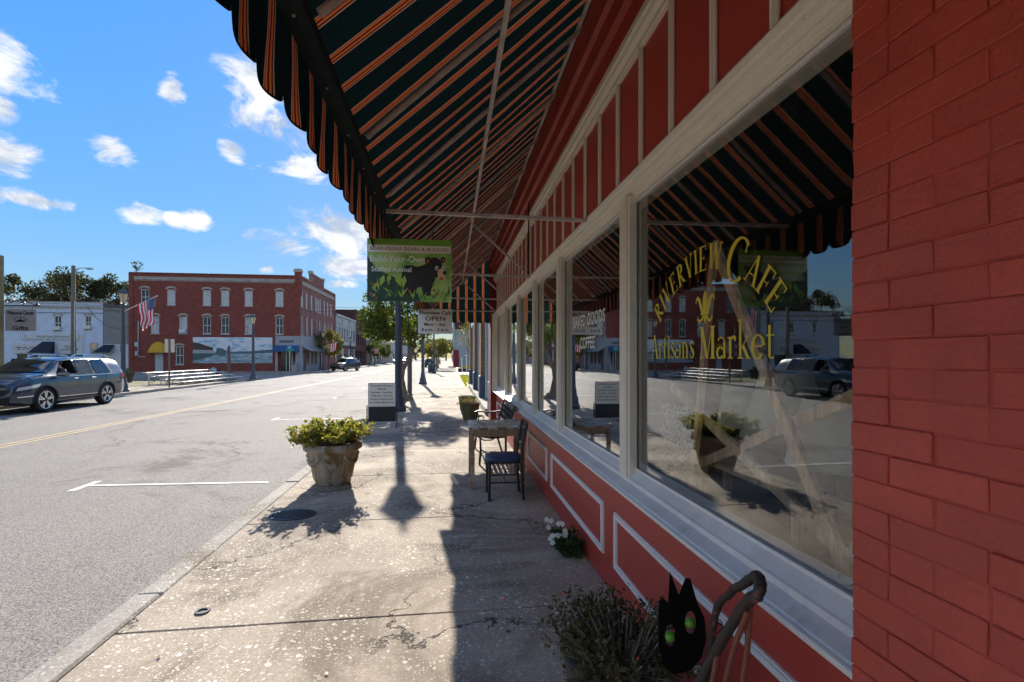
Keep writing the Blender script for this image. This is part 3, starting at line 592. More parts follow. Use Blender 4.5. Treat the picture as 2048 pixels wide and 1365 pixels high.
# round painted board hanging inside the third pane
pb = thing('oval_board', 'round painted board of mountain, trees and water hanging inside the window', 'sign', (1.27, 6.0, 1.4))
flat('ochre', (.50, .33, .05), .6); flat('sky_blue', (.22, .46, .62), .6); flat('tree_green', (.04, .16, .03), .6); flat('snow', (.7, .72, .74), .6)
def disc(mb, cx, cy, cz, ry, rz, off): mb.poly([(cx-off, cy+ry*math.cos(a*.2618), cz+rz*math.sin(a*.2618)) for a in range(24)][::-1])
b_ = MB(); b_.prism([(1.185, 5.72+.38*math.cos(a*.2618), 1.87+.45*math.sin(a*.2618)) for a in range(24)], (-.02, 0, 0)); b_.build('board', 'ochre', pb)
b_ = MB().mat('sky_blue'); disc(b_, 1.165, 5.72, 1.87, .29, .38, .003)
b_.mat('snow').poly([(1.160, 5.72+y, z) for y, z in ((-.2, 1.86), (0, 2.16), (.2, 1.86))]); b_.mat('tree_green').poly([(1.158, 5.72+y, z) for y, z in ((-.25, 1.68), (-.24, 1.93), (-.12, 1.86), (-.05, 1.95), (.08, 1.85), (.2, 1.96), (.25, 1.7), (.1, 1.62))])
b_.mat('ochre').poly([(1.156, 5.72+y, z) for y, z in ((-.05, 1.66), (-.07, 1.8), (.06, 1.8), (.05, 1.66))]); b_.build('picture', None, pb)

# ------------------------------------------------------------------ things inside the window
st = thing('wooden_trestle', 'tall pine frame of crossed timbers standing in the big window', 'display frame', (1.4, 2.2, .8))
def beam(t, a, b, w=.035, nm='timber', mat='pine'):
    a, b = Vector(a), Vector(b); d = (b-a).normalized(); n1 = Vector((1, 0, 0)); n2 = d.cross(n1).normalized(); m = MB()
    m.prism([a+n1*w*.5+n2*w, a-n1*w*.5+n2*w, a-n1*w*.5-n2*w, a+n1*w*.5-n2*w], b-a); return m.build(nm, mat, t)
beam(st, (1.36, 2.36, 2.21), (1.36, 1.50, .86), .026); beam(st, (1.40, 2.42, 2.20), (1.40, 2.67, .82), .024); beam(st, (1.44, 3.0, 1.43), (1.44, 1.58, .88), .024); beam(st, (1.48, 2.72, .98), (1.48, 1.55, 1.50), .026)
bt = thing('low_wooden_table', 'low wooden table inside the window behind the pine timbers', 'table', (1.63, 2.4, .8))
MB().cbox(1.52, 1.74, 1.95, 2.85, .98, 1.005).build('table_top', 'pine', bt)
for y in (1.97, 2.79):
    for x in (1.53, 1.69): MB().box(x, x+.04, y, y+.04, .80, .98).build('leg', 'pine', bt)
def shade(x, y, z, r0, r1, h, lab):
    t = thing('lampshade', lab, 'lampshade', (x, y, z)); MB().lathe([(r0, 0), (r1, h), (r1-.006, h), (r0-.006, 0)], 18, (x, y, z), cap=False).build('shade', 'shade_cloth', t, True)
    MB().tube([(x, y, z-.12), (x, y, z+h*.8)], .012, 8).lathe([(.09, 0), (.07, .02), (.015, .06)], 12, (x, y, z-.18)).build('lamp_stand', 'black_metal', t, True)
shade(1.66, 2.62, 1.22, .12, .08, .25, 'narrow cream lampshade left of the others inside the big window'); shade(1.72, 2.30, 1.20, .22, .12, .34, 'wide cream lampshade in the middle of the big window'); shade(1.62, 1.86, 1.16, .19, .12, .28, 'white drum lampshade at the right of the big window')
sb = thing('shelf_bracket', 'white shelf bracket leaning in the window corner by the brick pier', 'bracket', (1.4, 1.55, .80))
MB().prism([(1.42, 1.62, .80), (1.42, 1.55, .80), (1.42, 1.42, 1.2), (1.42, 1.46, 1.2)], (.02, 0, 0)).prism([(1.421, 1.545, .83), (1.421, 1.49, .85), (1.421, 1.47, .92), (1.421, 1.515, .92)], (.018, 0, 0)).build('bracket_arm', 'white_plastic', sb)
pnl = thing('lace_panel', 'pale patterned lace screen at the left of the big window', 'screen', (1.75, 3.3, .8))
m, nt, p = newmat('lace'); v = obc(nt); vo = nd(nt, 'ShaderNodeTexVoronoi', feature='DISTANCE_TO_EDGE'); vo.inputs['Scale'].default_value = 26; nt.links.new(v, vo.inputs['Vector'])
setc(nt, p.inputs['Base Color'], mixc(nt, smooth(nt, vo.outputs['Distance'], .05, .12), (.5, .48, .45), (.08, .075, .07)))
MB().box(1.5, 1.515, 2.86, 3.3, .80, 1.30).build('screen', 'lace', pnl)

# ------------------------------------------------------------------ striped awning
aw = thing('awning', 'dark green awning with orange stripes and scalloped edge over the pavement', 'awning', (.3, 6, 2.7))
A0, A1 = -2.6, 11.9; FX, FZ, TX, TZ = -.49, 2.76, .985, 4.12
def slope(t, y):
    sag = -.03*math.sin(math.pi*t)*(.5+.5*math.cos(2*math.pi*(y-1.66)/.9+math.pi)); return (FX+(TX-FX)*t, y, FZ+(TZ-FZ)*t+sag)
ca = MB(); ny = 160; nt2 = 8
for i in range(ny+1):
    for j in range(nt2+1): ca.v.append(slope(j/nt2, A0+(A1-A0)*i/ny))
ca.f = [(i*(nt2+1)+j, (i+1)*(nt2+1)+j, (i+1)*(nt2+1)+j+1, i*(nt2+1)+j+1) for i in range(ny) for j in range(nt2)]; ca.m = [0]*len(ca.f)
ca.build('canopy', 'awning_y', aw, True)
PER = .205
def valance(nm, pos, u0, u1, mat, n_per=16):
    mb = MB(); n = int((u1-u0)/PER*n_per); rows = 6
    for i in range(n+1):
        u = u0+(u1-u0)*i/n; f = ((u+20+.07)/PER) % 1; lo = 2.485-.065*math.sqrt(max(0, 1-(2*f-1)**2))
        for j in range(rows+1):
            t = j/rows; d = .004*t*math.sin(u*31+t*5)+.012*t*math.sin(u*9.3)+.005*t*math.sin(2*math.pi*f); mb.v.append(pos(u, 2.75+(lo-2.75)*t, d))
    mb.f = [(i*(rows+1)+j, (i+1)*(rows+1)+j, (i+1)*(rows+1)+j+1, i*(rows+1)+j+1) for i in range(n) for j in range(rows)]; mb.m = [0]*len(mb.f)
    o = mb.build(nm, mat, aw, True)
    e = MB(); 
    for i in range(0, n):
        a, b = Vector(mb.v[i*(rows+1)+rows]), Vector(mb.v[(i+1)*(rows+1)+rows]); e.quad(a, b, b+Vector((0, 0, .008)), a+Vector((0, 0, .008)))
    sh = Vector(pos(0, 0, .002))-Vector(pos(0, 0, 0)); e.v = [tuple(Vector(q)-sh) for q in e.v]; e.build('valance_binding', 'awning_edge', o)
valance('valance', lambda u, z, d: (-.537-d, u, z), A0, A1, 'awning_y')
valance('end_valance', lambda u, z, d: (u, A1+.01+d, z+.04), -.53, 1.05, 'awning_x')
for y in (A1, A0): MB().add([(FX, y, FZ+.0), (1.0, y, FZ), (TX, y, TZ), (FX, y, FZ+.02)], [(0, 1, 2, 3)]).build('end_panel', 'awning_x', aw)
# cloth sleeve round the front bar, with screws
MB().prism([(-.534, A0, 2.72), (-.534, A0, 2.775), (-.50, A0, 2.785), (-.455, A0, 2.765), (-.46, A0, 2.73), (-.49, A0, 2.712)], (0, A1-A0, 0)).build('front_sleeve', 'awning_edge', aw)
y = 1.2
while y < 8: MB().ball((-.495, y, 2.711), .006, 6).build('screw', 'steel_tube', aw); y += .42
y = -1.94; k = 0
while y < 11.7:
    a, b = Vector(slope(.02, y)), Vector(slope(.985, y)); dn = Vector((.05, 0, -.05))*.7
    MB().tube([a+dn, b+dn], .0165, 8).build('rafter', 'steel_tube', aw, True); y += .9
def sqtube(a, b, w, nm):
    a, b = Vector(a), Vector(b); d = (b-a).normalized(); n1 = (Vector((0, 0, 1)) if abs(d.z) < .9 else Vector((1, 0, 0))).cross(d).normalized(); n2 = d.cross(n1)
    return MB().prism([a+n1*w+n2*w, a-n1*w+n2*w, a-n1*w-n2*w, a+n1*w-n2*w], b-a).build(nm, 'steel_tube', aw)
sqtube((.285, A0, 3.375), (.285, A1, 3.375), .014, 'purlin'); sqtube((.935, A0, 4.04), (.935, A1, 4.04), .012, 'wall_rail')
for i, y in enumerate((-.9, 1.2 if False else 3.66, 6.3, 8.85, 11.2)):
    sqtube((-.47, y, 2.70), (1.05, y, 2.685), .0125, 'tie_bar')
    if i in (0, 2, 3, 4): sqtube((.285, y+.03, 3.37), (1.04, y+.03, 2.70), .012, 'brace')
MB().tube([(1.02, 6.25, 2.7), (1.02, 6.25, 3.95)], .009, 6).build('hanger_rod', 'iron', aw)
# ------------------------------------------------------------------ hanging signs
RX, UZ, NY = Vector((1, 0, 0)), Vector((0, 0, 1)), Vector((0, -1, 0))
m, nt, p = newmat('sign_green'); v = obc(nt); a = noise(nt, v, 5, 4, .6, .5)
setc(nt, p.inputs['Base Color'], ramp(nt, a, [(.25, (.08, .22, .04)), (.42, (.20, .42, .08)), (.58, (.42, .60, .18)), (.8, (.55, .70, .32))])); p.inputs['Roughness'].default_value = .4
flat('sign_band', (.16, .38, .04), .4); flat('sign_cream', (.78, .73, .64), .45); flat('sign_darkgreen', (.015, .06, .035), .5); flat('sign_leaf', (.34, .54, .07), .5); flat('sign_leaf_mid', (.05, .17, .04), .5)
flat('fur_black', (.014, .013, .014), .5); flat('muzzle', (.66, .42, .20), .5); flat('rosy', (.45, .08, .05), .5); flat('text_grey', (.80, .78, .78), .45); flat('text_olive', (.10, .12, .06), .5)
X0, X1, SY, Z0, Z1 = -.594, .012, 3.60, 2.026, 2.482
sg = thing('hanging_sign', 'green painted sign with a black bear hanging from the awning tie bar', 'sign', ((X0+X1)/2, SY, Z0))
MB().cbox(X0, X1, SY, SY+.006, Z0, Z1, .0015).build('board', 'sign_green', sg)
W, H = X1-X0, Z1-Z0
def sp(pts, k): return [(X0+W*x, SY-.0008*k, Z0+H*z) for x, z in pts]
def ell(cx, cz, rx, rz, a=0, n=22): return [(cx+rx*math.cos(q)*math.cos(a)-rz*math.sin(q)*math.sin(a)*H/W*1, cz+(rx*math.cos(q)*math.sin(a)*W/H+rz*math.sin(q)*math.cos(a))) for q in [2*math.pi*i/n for i in range(n)]]
pic = MB(); pic.mat('sign_band').poly(sp([(0, .905), (1, .905), (1, 1), (0, 1)], 1)); pic.mat('sign_cream').poly(sp([(.012, .785), (.988, .785), (.988, .9), (.012, .9)], 1))
pic.mat('sign_darkgreen').poly(sp([(0, 0), (.62, 0), (.6, .12), (.45, .3), (.3, .4), (.12, .5), (0, .72)], 1))
random.seed(11)
def frond(x, z, a, L, wd, mat, k):
    d = (math.cos(a), math.sin(a)*W/H); n = (-d[1]*.5, d[0]); pic.mat(mat).poly(sp([(x, z), (x+d[0]*L*.4+n[0]*wd, z+d[1]*L*.4+n[1]*wd), (x+d[0]*L, z+d[1]*L), (x+d[0]*L*.4-n[0]*wd, z+d[1]*L*.4-n[1]*wd)], k))
for i in range(34): frond(random.uniform(.02, .75), random.uniform(.02, .25), R(random.uniform(30, 150)), random.uniform(.08, .2), random.uniform(.01, .025), random.choice(['sign_leaf_mid', 'sign_darkgreen', 'sign_leaf_mid', 'sign_leaf']), 2+i*.06)
# the bear: body, legs, neck, head, ears, muzzle
pic.mat('fur_black').poly(sp([(.41, .52), (.45, .58), (.52, .585), (.58, .56), (.64, .58), (.70, .62), (.76, .60), (.80, .48), (.80, .36), (.76, .25), (.74, .10), (.66, .10), (.64, .24), (.57, .22), (.56, .10), (.46, .12), (.44, .26), (.40, .36)], 5))
pic.poly(sp(ell(.795, .555, .095, .165), 5.6)); pic.poly(sp(ell(.715, .665, .036, .06), 5.9)); pic.poly(sp(ell(.895, .68, .03, .052), 6.0)); pic.mat('rosy').poly(sp(ell(.715, .655, .018, .034), 6.6)); pic.poly(sp(ell(.900, .672, .014, .028), 6.6))
pic.mat('muzzle').poly(sp(ell(.875, .455, .045, .085), 6.7)); pic.poly(sp(ell(.885, .385, .05, .045), 6.8)); pic.mat('rosy').poly(sp(ell(.875, .375, .026, .026), 7.1)); pic.mat('fur_black').poly(sp(ell(.915, .475, .024, .032), 7.3))
for x in (.822, .90): pic.mat('white_letter').poly(sp(ell(x, .545, .02, .036), 7.4)); pic.mat('fur_black').poly(sp(ell(x+.003, .54, .010, .02), 7.8))
# broad leaves and flowers in front
for (x, z, a, L, wd) in ((.20, .42, 250, .15, .05), (.34, .44, 290, .17, .06), (.12, .30, 240, .10, .03), (.27, .44, 255, .12, .04), (.44, .42, 262, .16, .05)): frond(x, z, R(a), L, wd, 'sign_leaf', 8.2)
for i in range(22): frond(random.choice([.55, .62, .70, .78, .90, .95, .3, .4])+random.uniform(-.03, .03), random.uniform(.02, .08), R(random.uniform(40, 140)), random.uniform(.07, .16), random.uniform(.012, .022), random.choice(['sign_leaf', 'sign_leaf_mid']), 8.4+i*.04)
for (x, z) in ((.07, .27), (.04, .12), (.11, .05), (.50, .17), (.79, .19), (.83, .13)): pic.mat('rosy').poly(sp(ell(x, z, .016, .024, 0, 7), 9.6))
pic.build('picture', None, sg)
def P2(x, z, k): return (X0+W*x, SY-.0008*k, Z0+H*z)
mb = MB(); lettering(mb, 'BEAR-OLINA BEARS & BUDDIES', .027, P2(.5, .815, 2.5), RX, UZ, NY, W*.93, .004, 0); mb.build('lettering', 'text_olive', sg)
mb = MB(); lettering(mb, 'Build-Your-Own', .046, P2(.355, .632, 10), RX, UZ, NY, W*.64, .016, 0); mb.build('lettering', 'text_grey', sg); mb = MB(); lettering(mb, 'Stuffed Animal', .036, P2(.285, .475, 10), RX, UZ, NY, W*.47, .014, 0); mb.build('lettering', 'text_grey', sg)
for x in (-.47, -.125):
    c = MB()
    for i in range(6): q = Z1-.012+i*.038; c.tube([(x+.006*math.cos(a), SY+.02*(1-i/6)+(.006*math.cos(a) if i % 2 else 0), q+.016+.022*math.sin(a)) for a in [j*math.pi/4 for j in range(9)]], .0016, 5, False)
    c.build('chain', 'iron', sg)
X0, X1, SY, Z0, Z1 = -.57, .04, 8.85, 2.046, 2.492
s2 = thing('hanging_sign', 'white OPEN sign with hours hanging behind the bear sign', 'sign', ((X0+X1)/2, SY, Z0))
MB().cbox(X0, X1, SY, SY+.006, Z0, Z1, .0015).build('board', 'white_plastic', s2)
mb = MB(); cx = (X0+X1)/2
for tx, h, z, w in (('Riverview Café', .062, 2.395, .57), ('OPEN', .075, 2.285, .36), ('Mon. - Sat.', .055, 2.19, .39), ('8 a.m. - 2 p.m.', .055, 2.095, .49)): mb = MB(); lettering(mb, tx, h, (cx, SY, z), RX, UZ, NY, w, .02, .001); mb.build('lettering', 'black_ink', s2)
for x in (-.42, -.1): MB().tube([(x, SY, Z1-.01), (x, SY, 2.68)], .003, 5).build('cord', 'iron', s2)
# pavement sign in a swivel frame
s3 = thing('pavement_sign', 'white over black swivel board sign standing by the lamp post', 'sign', (-1.575, 11.6, 0))
MB().cbox(-1.89, -1.26, 11.58, 11.60, .12, 1.02, .004).build('frame', 'iron', s3); MB().box(-1.88, -1.27, 11.574, 11.579, .47, 1.01).build('notice', 'sign_cream', s3); MB().box(-1.88, -1.27, 11.574, 11.579, .135, .466).build('chalkboard', 'black_ink', s3)
for i, (tx, w) in enumerate((('Riverview Artisans', .5), ('Market', .2), ('Monday - Saturday', .48), ('10:00 am - 2:00 pm', .48), ('Sunday by Appointment', .52), ('For Artisans Market Only', .54))): mb = MB(); lettering(mb, tx, .042, (-1.575, 11.574, .94-i*.078), RX, UZ, NY, w, .022, .001); mb.build('lettering', 'text_olive', s3)
for x in (-1.915, -1.235):
    MB().cbox(x-.012, x+.012, 11.575, 11.6, .05, .5, .003).tube([(x, 11.3, .01), (x, 11.45, .05), (x, 11.59, .07), (x, 11.73, .05), (x, 11.88, .01)], .013, 6).build('foot', 'iron', s3)

# ------------------------------------------------------------------ table, chair, bench
tb = thing('cafe_table', 'weathered wooden table with patchwork top beside the blue-seated chair', 'table', (.6, 6.35, 0))
worn('tbl_a', (.42, .38, .35), (.20, .12, .08), .5, 7, .2); worn('tbl_b', (.34, .13, .10), (.38, .33, .29), .5, 7, .2); worn('tbl_c', (.22, .14, .10), (.4, .36, .33), .5, 7, .2); woodmat('tbl_leg', (.34, .22, .14))
worn('tbl_legp', (.30, .17, .11), (.42, .33, .25), .5, 9, .6)
for i in range(6):
    x = .235+i*.118
    for j in range(3): MB().cbox(x, x+.115, 5.95+j*.265, 5.95+j*.265+.262, .725, .75, .003).build('plank', ('tbl_a', 'tbl_b', 'tbl_c', 'tbl_a')[(i*2+j*3+i*j) % 4], tb)
MB().box(.27, .92, 5.98, 6.72, .64, .724).build('apron', 'tbl_leg', tb)
for x, y in ((.255, 5.965), (.88, 5.965), (.255, 6.68), (.88, 6.68)): MB().prism([(x+a, y+b, .724) for a, b in ((0, 0), (.046, 0), (.046, .046), (0, .046))], (.0, 0, -.724)).build('leg', 'tbl_legp', tb)
ch = thing('cafe_chair', 'black metal chair with blue padded seat at the weathered table', 'chair', (.64, 5.6, 0))
paint('seat_blue', (.035, .065, .14), .35, .15, 6, bmp=.1)
s_ = MB(); n = 20; prof = []
for k, (rr, z) in enumerate(((.20, .435), (.212, .45), (.215, .465), (.20, .482), (.15, .492), (.0, .495))):
    for j in range(n):
        a = 2*math.pi*j/n; q = (abs(math.cos(a))**4+abs(math.sin(a))**4)**-.25; s_.v.append((.62+rr*q*math.cos(a), 5.62+rr*q*math.sin(a), z))
s_.f = [(i*n+j, i*n+(j+1) % n, (i+1)*n+(j+1) % n, (i+1)*n+j) for i in range(5) for j in range(n)]+[tuple(range(n))[::-1]]; s_.m = [0]*len(s_.f); s_.build('seat', 'seat_blue', ch, True)
MB().box(.43, .81, 5.43, 5.81, .415, .434).build('seat_frame', 'black_metal', ch)
for x, y in ((.44, 5.44), (.44, 5.80)): MB().tube([(x, y, .0), (x, y, .43)], .0165, 8).build('leg', 'black_metal', ch, True)
for y in (5.44, 5.80): MB().tube([(.83, y, 0), (.80, y, .43), (.815, y, .6), (.87, y, .87)], .0165, 8).build('leg', 'black_metal', ch, True)
for k, z in enumerate((.56, .65, .74, .83)):
    x = .808+(z-.58)*.20; MB().prism([(x+.004, 5.44, z-.032), (x+.02, 5.62, z-.032), (x+.004, 5.80, z-.032), (x+.018, 5.80, z+.032), (x+.034, 5.62, z+.032), (x+.018, 5.44, z+.032)], (.012, 0, 0)).build('back_slat', 'black_metal', ch)
MB().tube([(.44, 5.44, .2), (.82, 5.44, .2)], .009, 6).tube([(.44, 5.8, .2), (.82, 5.8, .2)], .009, 6).tube([(.63, 5.44, .2), (.63, 5.8, .2)], .009, 6).build('stretcher', 'black_metal', ch, True)
for x, y in ((.44, 5.44), (.44, 5.8), (.83, 5.44), (.83, 5.8)): MB().lathe([(.02, 0), (.021, .02), (.017, .03)], 8, (x, y, .001)).build('foot_cap', 'black_ink', ch)
bn = thing('garden_bench', 'black cast iron bench with scrolled arms against the café wall', 'bench', (.72, 8.0, 0))
for y in (7.3, 8.62):
    e = MB(); e.tube([(.44, y, .0), (.46, y, .22), (.45, y, .42), (.62, y, .40), (.84, y, .41), (.90, y, .62), (.98, y, .88)], .018, 7).tube([(.90, y, .0), (.84, y, .2), (.84, y, .41)], .018, 7)
    e.tube([(.45, y, .42), (.42, y, .55), (.43, y, .64), (.50, y, .665), (.66, y, .64), (.80, y, .645), (.91, y, .66)], .016, 7)
    e.tube([(.43+.045*math.cos(a), y, .60+.045*math.sin(a)) for a in [i*.5 for i in range(14)]], .011, 6).tube([(.55+.05*math.cos(a), y, .53+.05*math.sin(a)) for a in [i*.5 for i in range(13)]], .010, 6).tube([(.47, y, .22), (.60, y, .14), (.74, y, .14), (.84, y, .2)], .012, 6)
    e.build('end_frame', 'iron', bn, True)
for i in range(6): x = .46+i*.066; MB().cbox(x, x+.05, 7.22, 8.70, .425+(.0 if i else -.006), .445, .004).build('seat_slat', 'bench_wood', bn)
for z, x in ((.835, .965), (.52, .872)): MB().prism([(x, 7.22, z-.035), (x+.02, 7.22, z+.035), (x+.045, 7.22, z+.03), (x+.025, 7.22, z-.04)], (0, 1.48, 0)).build('back_slat', 'bench_wood', bn)
g_ = MB(); random.seed(2)
for i in range(13):
    for j in range(3):
        y, z = 7.40+i*.095, .60+j*.085; x = .878+(z-.5)*.28; r = .044
        g_.tube([(x+math.sin(a)*r*.28, y+r*math.cos(a), z+r*math.sin(a)*.95) for a in [k*math.pi/4 for k in range(9)]], .0075, 5, False)
for z in (.555, .80): x = .878+(z-.5)*.28; g_.tube([(x, 7.3, z), (x, 8.62, z)], .010, 6)
g_.build('back_grille', 'iron', bn, True)

# ------------------------------------------------------------------ pots and plants
def potmat(name, c, st, amt):
    m, nt, p = newmat(name); v = obc(nt); mpn = nd(nt, 'ShaderNodeMapping'); mpn.inputs['Scale'].default_value = (9, 9, 1.6); nt.links.new(v, mpn.inputs[0])
    a = noise(nt, mpn.outputs[0], 1, 6, .65, .4); b = noise(nt, v, 30, 4, .6); d = noise(nt, v, 6, 6, .7, .3)
    k = mixc(nt, smooth(nt, a, .42, .62), c, st); k = mixc(nt, mth(nt, 'MULTIPLY', smooth(nt, d, .55, .68), amt), k, (.62, .57, .50)); k = mixc(nt, mth(nt, 'MULTIPLY', b, .35), k, (.06, .045, .03))
    setc(nt, p.inputs['Base Color'], k); p.inputs['Roughness'].default_value = .85; bump(nt, p, mth(nt, 'ADD', d, mth(nt, 'MULTIPLY', b, .4)), .5, .01)
potmat('pot_stone', (.42, .37, .30), (.20, .125, .045), .7); potmat('pot_olive', (.14, .15, .055), (.10, .09, .04), .1); potmat('pot_dark', (.06, .06, .05), (.09, .08, .06), .1)
flat('soil', (.035, .025, .018), .95); leafmat('leaf_bright', [(.10, .14, .02), (.20, .22, .03), (.36, .32, .07), (.13, .16, .03), (.30, .20, .06), (.17, .20, .03), (.44, .36, .11)], .55)
leafmat('leaf_weed', [(.04, .06, .02), (.09, .10, .03), (.13, .10, .05), (.06, .08, .03), (.15, .08, .05)], .3); leafmat('petal_white', [(.75, .75, .76), (.85, .84, .84)], .3); leafmat('petal_orange', [(.55, .12, .04), (.6, .2, .06)], .3)
leafmat('leaf_dark', [(.02, .05, .015), (.04, .09, .02), (.05, .07, .02)], .3); leafmat('leaf_dry', [(.30, .22, .10), (.40, .30, .14), (.22, .20, .07)], .4)
paint('bark', (.21, .175, .14), .9, .4, 14, bmp=.8, dirt=((.09, .08, .06), .8), fine=30)
pt = thing('planter', 'large stained stone planter of leafy shrub at the kerb', 'planter', (-1.5, 6.5, 0)); PC = (-1.5, 6.5, 0)
body = MB().lathe([(.20, 0), (.215, .01), (.225, .05), (.24, .08), (.30, .38), (.315, .42), (.345, .44), (.36, .45), (.362, .50), (.345, .525), (.30, .525), (.29, .47)], 40, PC)
body.build('pot', 'pot_stone', pt, True)
rel = MB()
for k in range(6):
    a0 = k*math.pi/3+.2
    pts = [];
    for i in range(9):
        a = a0+i/8*math.pi/3; z = .36-.085*math.sin(i/8*math.pi); r = .24+(z-.08)*.2+.004; pts.append((PC[0]+r*math.cos(a), PC[1]+r*math.sin(a), z))
    rel.tube(pts, [.012+.014*math.sin(i/8*math.pi) for i in range(9)], 6)
    for i in range(7): q = Vector(pts[i+1]); rel.ball(q+Vector((math.cos(a0+.5)*.012, math.sin(a0+.5)*.012, -.01)), .016, 6)
    q = Vector(pts[0]); rel.ball(q+Vector((0, 0, .01)), (.028, .028, .034), 8)
rel.build('swag_relief', 'pot_stone', pt, True); MB().lathe([(.29, .47), (.0, .49)], 24, PC, cap=False).build('soil', 'soil', pt)
def shrub(t, c, n, sp, h, per, leaf, mat, up=.5, nm='foliage', stem_=True, seed=1):
    random.seed(seed); np.random.seed(seed); stm = MB(); lf = MB()
    for k in range(n):
        a = random.uniform(0, 2*math.pi); r = random.uniform(.15, 1)**.6; d = Vector((math.cos(a)*r*sp[0], math.sin(a)*r*sp[1], h*(random.uniform(.45, 1.0)-(r*r)*(.5-up*.4))))
        b = Vector(c)+Vector((d.x*.25, d.y*.25, 0)); tip = Vector(c)+d; mid = b.lerp(tip, .5)+Vector((d.x*.05, d.y*.05, h*.12))
        stm.tube([b, mid, tip], [.006, .005, .002], 4, False)
        for i in range(per):
            f = random.uniform(.35, 1.03); q = (mid.lerp(tip, (f-.5)*2) if f > .5 else b.lerp(mid, f*2)); leaves(lf, [tuple(q+Vector((random.gauss(0, .02), random.gauss(0, .02), random.gauss(0, .018))))], leaf, out=np.array([[math.cos(a)*.4, math.sin(a)*.4, .35]]))
    if stem_: stm.build('stems', 'bark', t)
    lf.build(nm, mat, t); return lf
shrub(pt, (-1.5, 6.5, .48), 130, (.54, .54), .36, 26, .052, 'leaf_bright', .6, seed=4)
fw = thing('flower_clump', 'white flowering impatiens growing against the red shopfront base', 'flowers', (.97, 3.95, 0))
shrub(fw, (.97, 3.95, 0), 34, (.13, .22), .20, 16, .045, 'leaf_dark', .3, seed=5)
random.seed(9); np.random.seed(9); fl = MB()
for k in range(17):
    c = Vector((.90+random.uniform(-.10, .06), 4.02+random.uniform(-.14, .17), .15+random.uniform(-.06, .10)))
    for j in range(5):
        a = j*1.2566+k; nrm = Vector((-.35+.3*math.sin(k), -.85, .4+.2*math.cos(k*2))).normalized(); e1 = nrm.orthogonal().normalized(); e2 = nrm.cross(e1); u = e1*math.cos(a)+e2*math.sin(a); w = nrm.cross(u); fl.poly([c, c+u*.013+w*.012, c+u*.026, c+u*.013-w*.012])
fl.build('blossoms', 'petal_white', fw)
wp = thing('flower_pot', 'low pot of straggly weeds with tiny orange flowers by the near doorstep', 'plant', (.70, 2.06, 0))
MB().lathe([(.16, 0), (.21, .32), (.225, .34), (.2, .34), (.19, .3), (0, .3)], 20, (.70, 2.06, 0)).build('pot', 'pot_dark', wp, True)
shrub(wp, (.74, 2.0, .24), 150, (.36, .40), .34, 22, .024, 'leaf_weed', .5, seed=6)
random.seed(19); f2 = MB(); np.random.seed(3); leaves(f2, [(.64+random.gauss(0, .17), 2.06+random.gauss(0, .2), .48+random.gauss(0, .07)) for i in range(26)], .022); f2.build('blossoms', 'petal_orange', wp)
# near-black sheet-metal cat on a stake with green glass eyes
ct = thing('metal_cat', 'black sheet metal cat head with green glass eyes in the weeds', 'garden ornament', (.80, 1.6, 0))
def catpt(x, z): return (.80+x*.88, 1.59-x*.22, .70+z*.92)
headp = [(-.085, .075), (-.070, .085), (-.052, .068), (-.046, .19), (-.012, .10), (.012, .165), (.030, .165), (.055, .08), (.082, .02), (.088, -.06), (.07, -.13), (.03, -.18), (-.03, -.20), (-.07, -.17), (-.088, -.10), (-.09, 0)]
hm = bmesh.new(); 
def hole(cx, cz, rx, rz, n=14): return [(cx+rx*math.cos(2*math.pi*i/n), cz+rz*math.sin(2*math.pi*i/n)) for i in range(n)]
loops = [headp, hole(-.045, -.055, .021, .045), hole(.03, .0, .021, .045)]; edges = []
for lp in loops:
    vs = [hm.verts.new(catpt(*q)) for q in lp]; edges += [hm.edges.new((vs[i], vs[(i+1) % len(vs)])) for i in range(len(vs))]
bmesh.ops.triangle_fill(hm, use_beauty=True, use_dissolve=False, edges=edges)
r_ = bmesh.ops.extrude_face_region(hm, geom=hm.faces[:]); bmesh.ops.translate(hm, vec=(.0015, .005, 0), verts=[v for v in r_['geom'] if isinstance(v, bmesh.types.BMVert)])
me = bpy.data.meshes.new('head'); hm.transform(Matrix.Translation(-Vector(ct['_org']))); hm.to_mesh(me); hm.free(); flat('cat_black', (.004, .004, .004), .95); MATS['cat_black'].node_tree.nodes['Principled BSDF'].inputs['Specular IOR Level'].default_value = .1; me.materials.append(MATS['cat_black']); o = bpy.data.objects.new('head', me); COL.objects.link(o); o.parent = ct
m, nt, p = newmat('green_glass'); p.inputs['Base Color'].default_value = (.11, .33, .03, 1); p.inputs['Roughness'].default_value = .12; p.inputs['Subsurface Weight'].default_value = .2
for x, z in ((-.046, -.058), (.028, .0)): MB().ball(catpt(x, z), .018, 14).build('eye', 'green_glass', ct, True)
MB().tube([(.80, 1.60, 0), (.80, 1.60, .48)], .008, 6).build('stake', 'iron', ct); MB().tube([Vector(catpt(.13, -.03))+Vector((.028*math.cos(a)*(1-a/16), 0, .028*math.sin(a)*(1-a/16)+a*.004)) for a in [i*.5 for i in range(24)]], .0022, 4, False).build('whisker_wire', 'iron', ct)
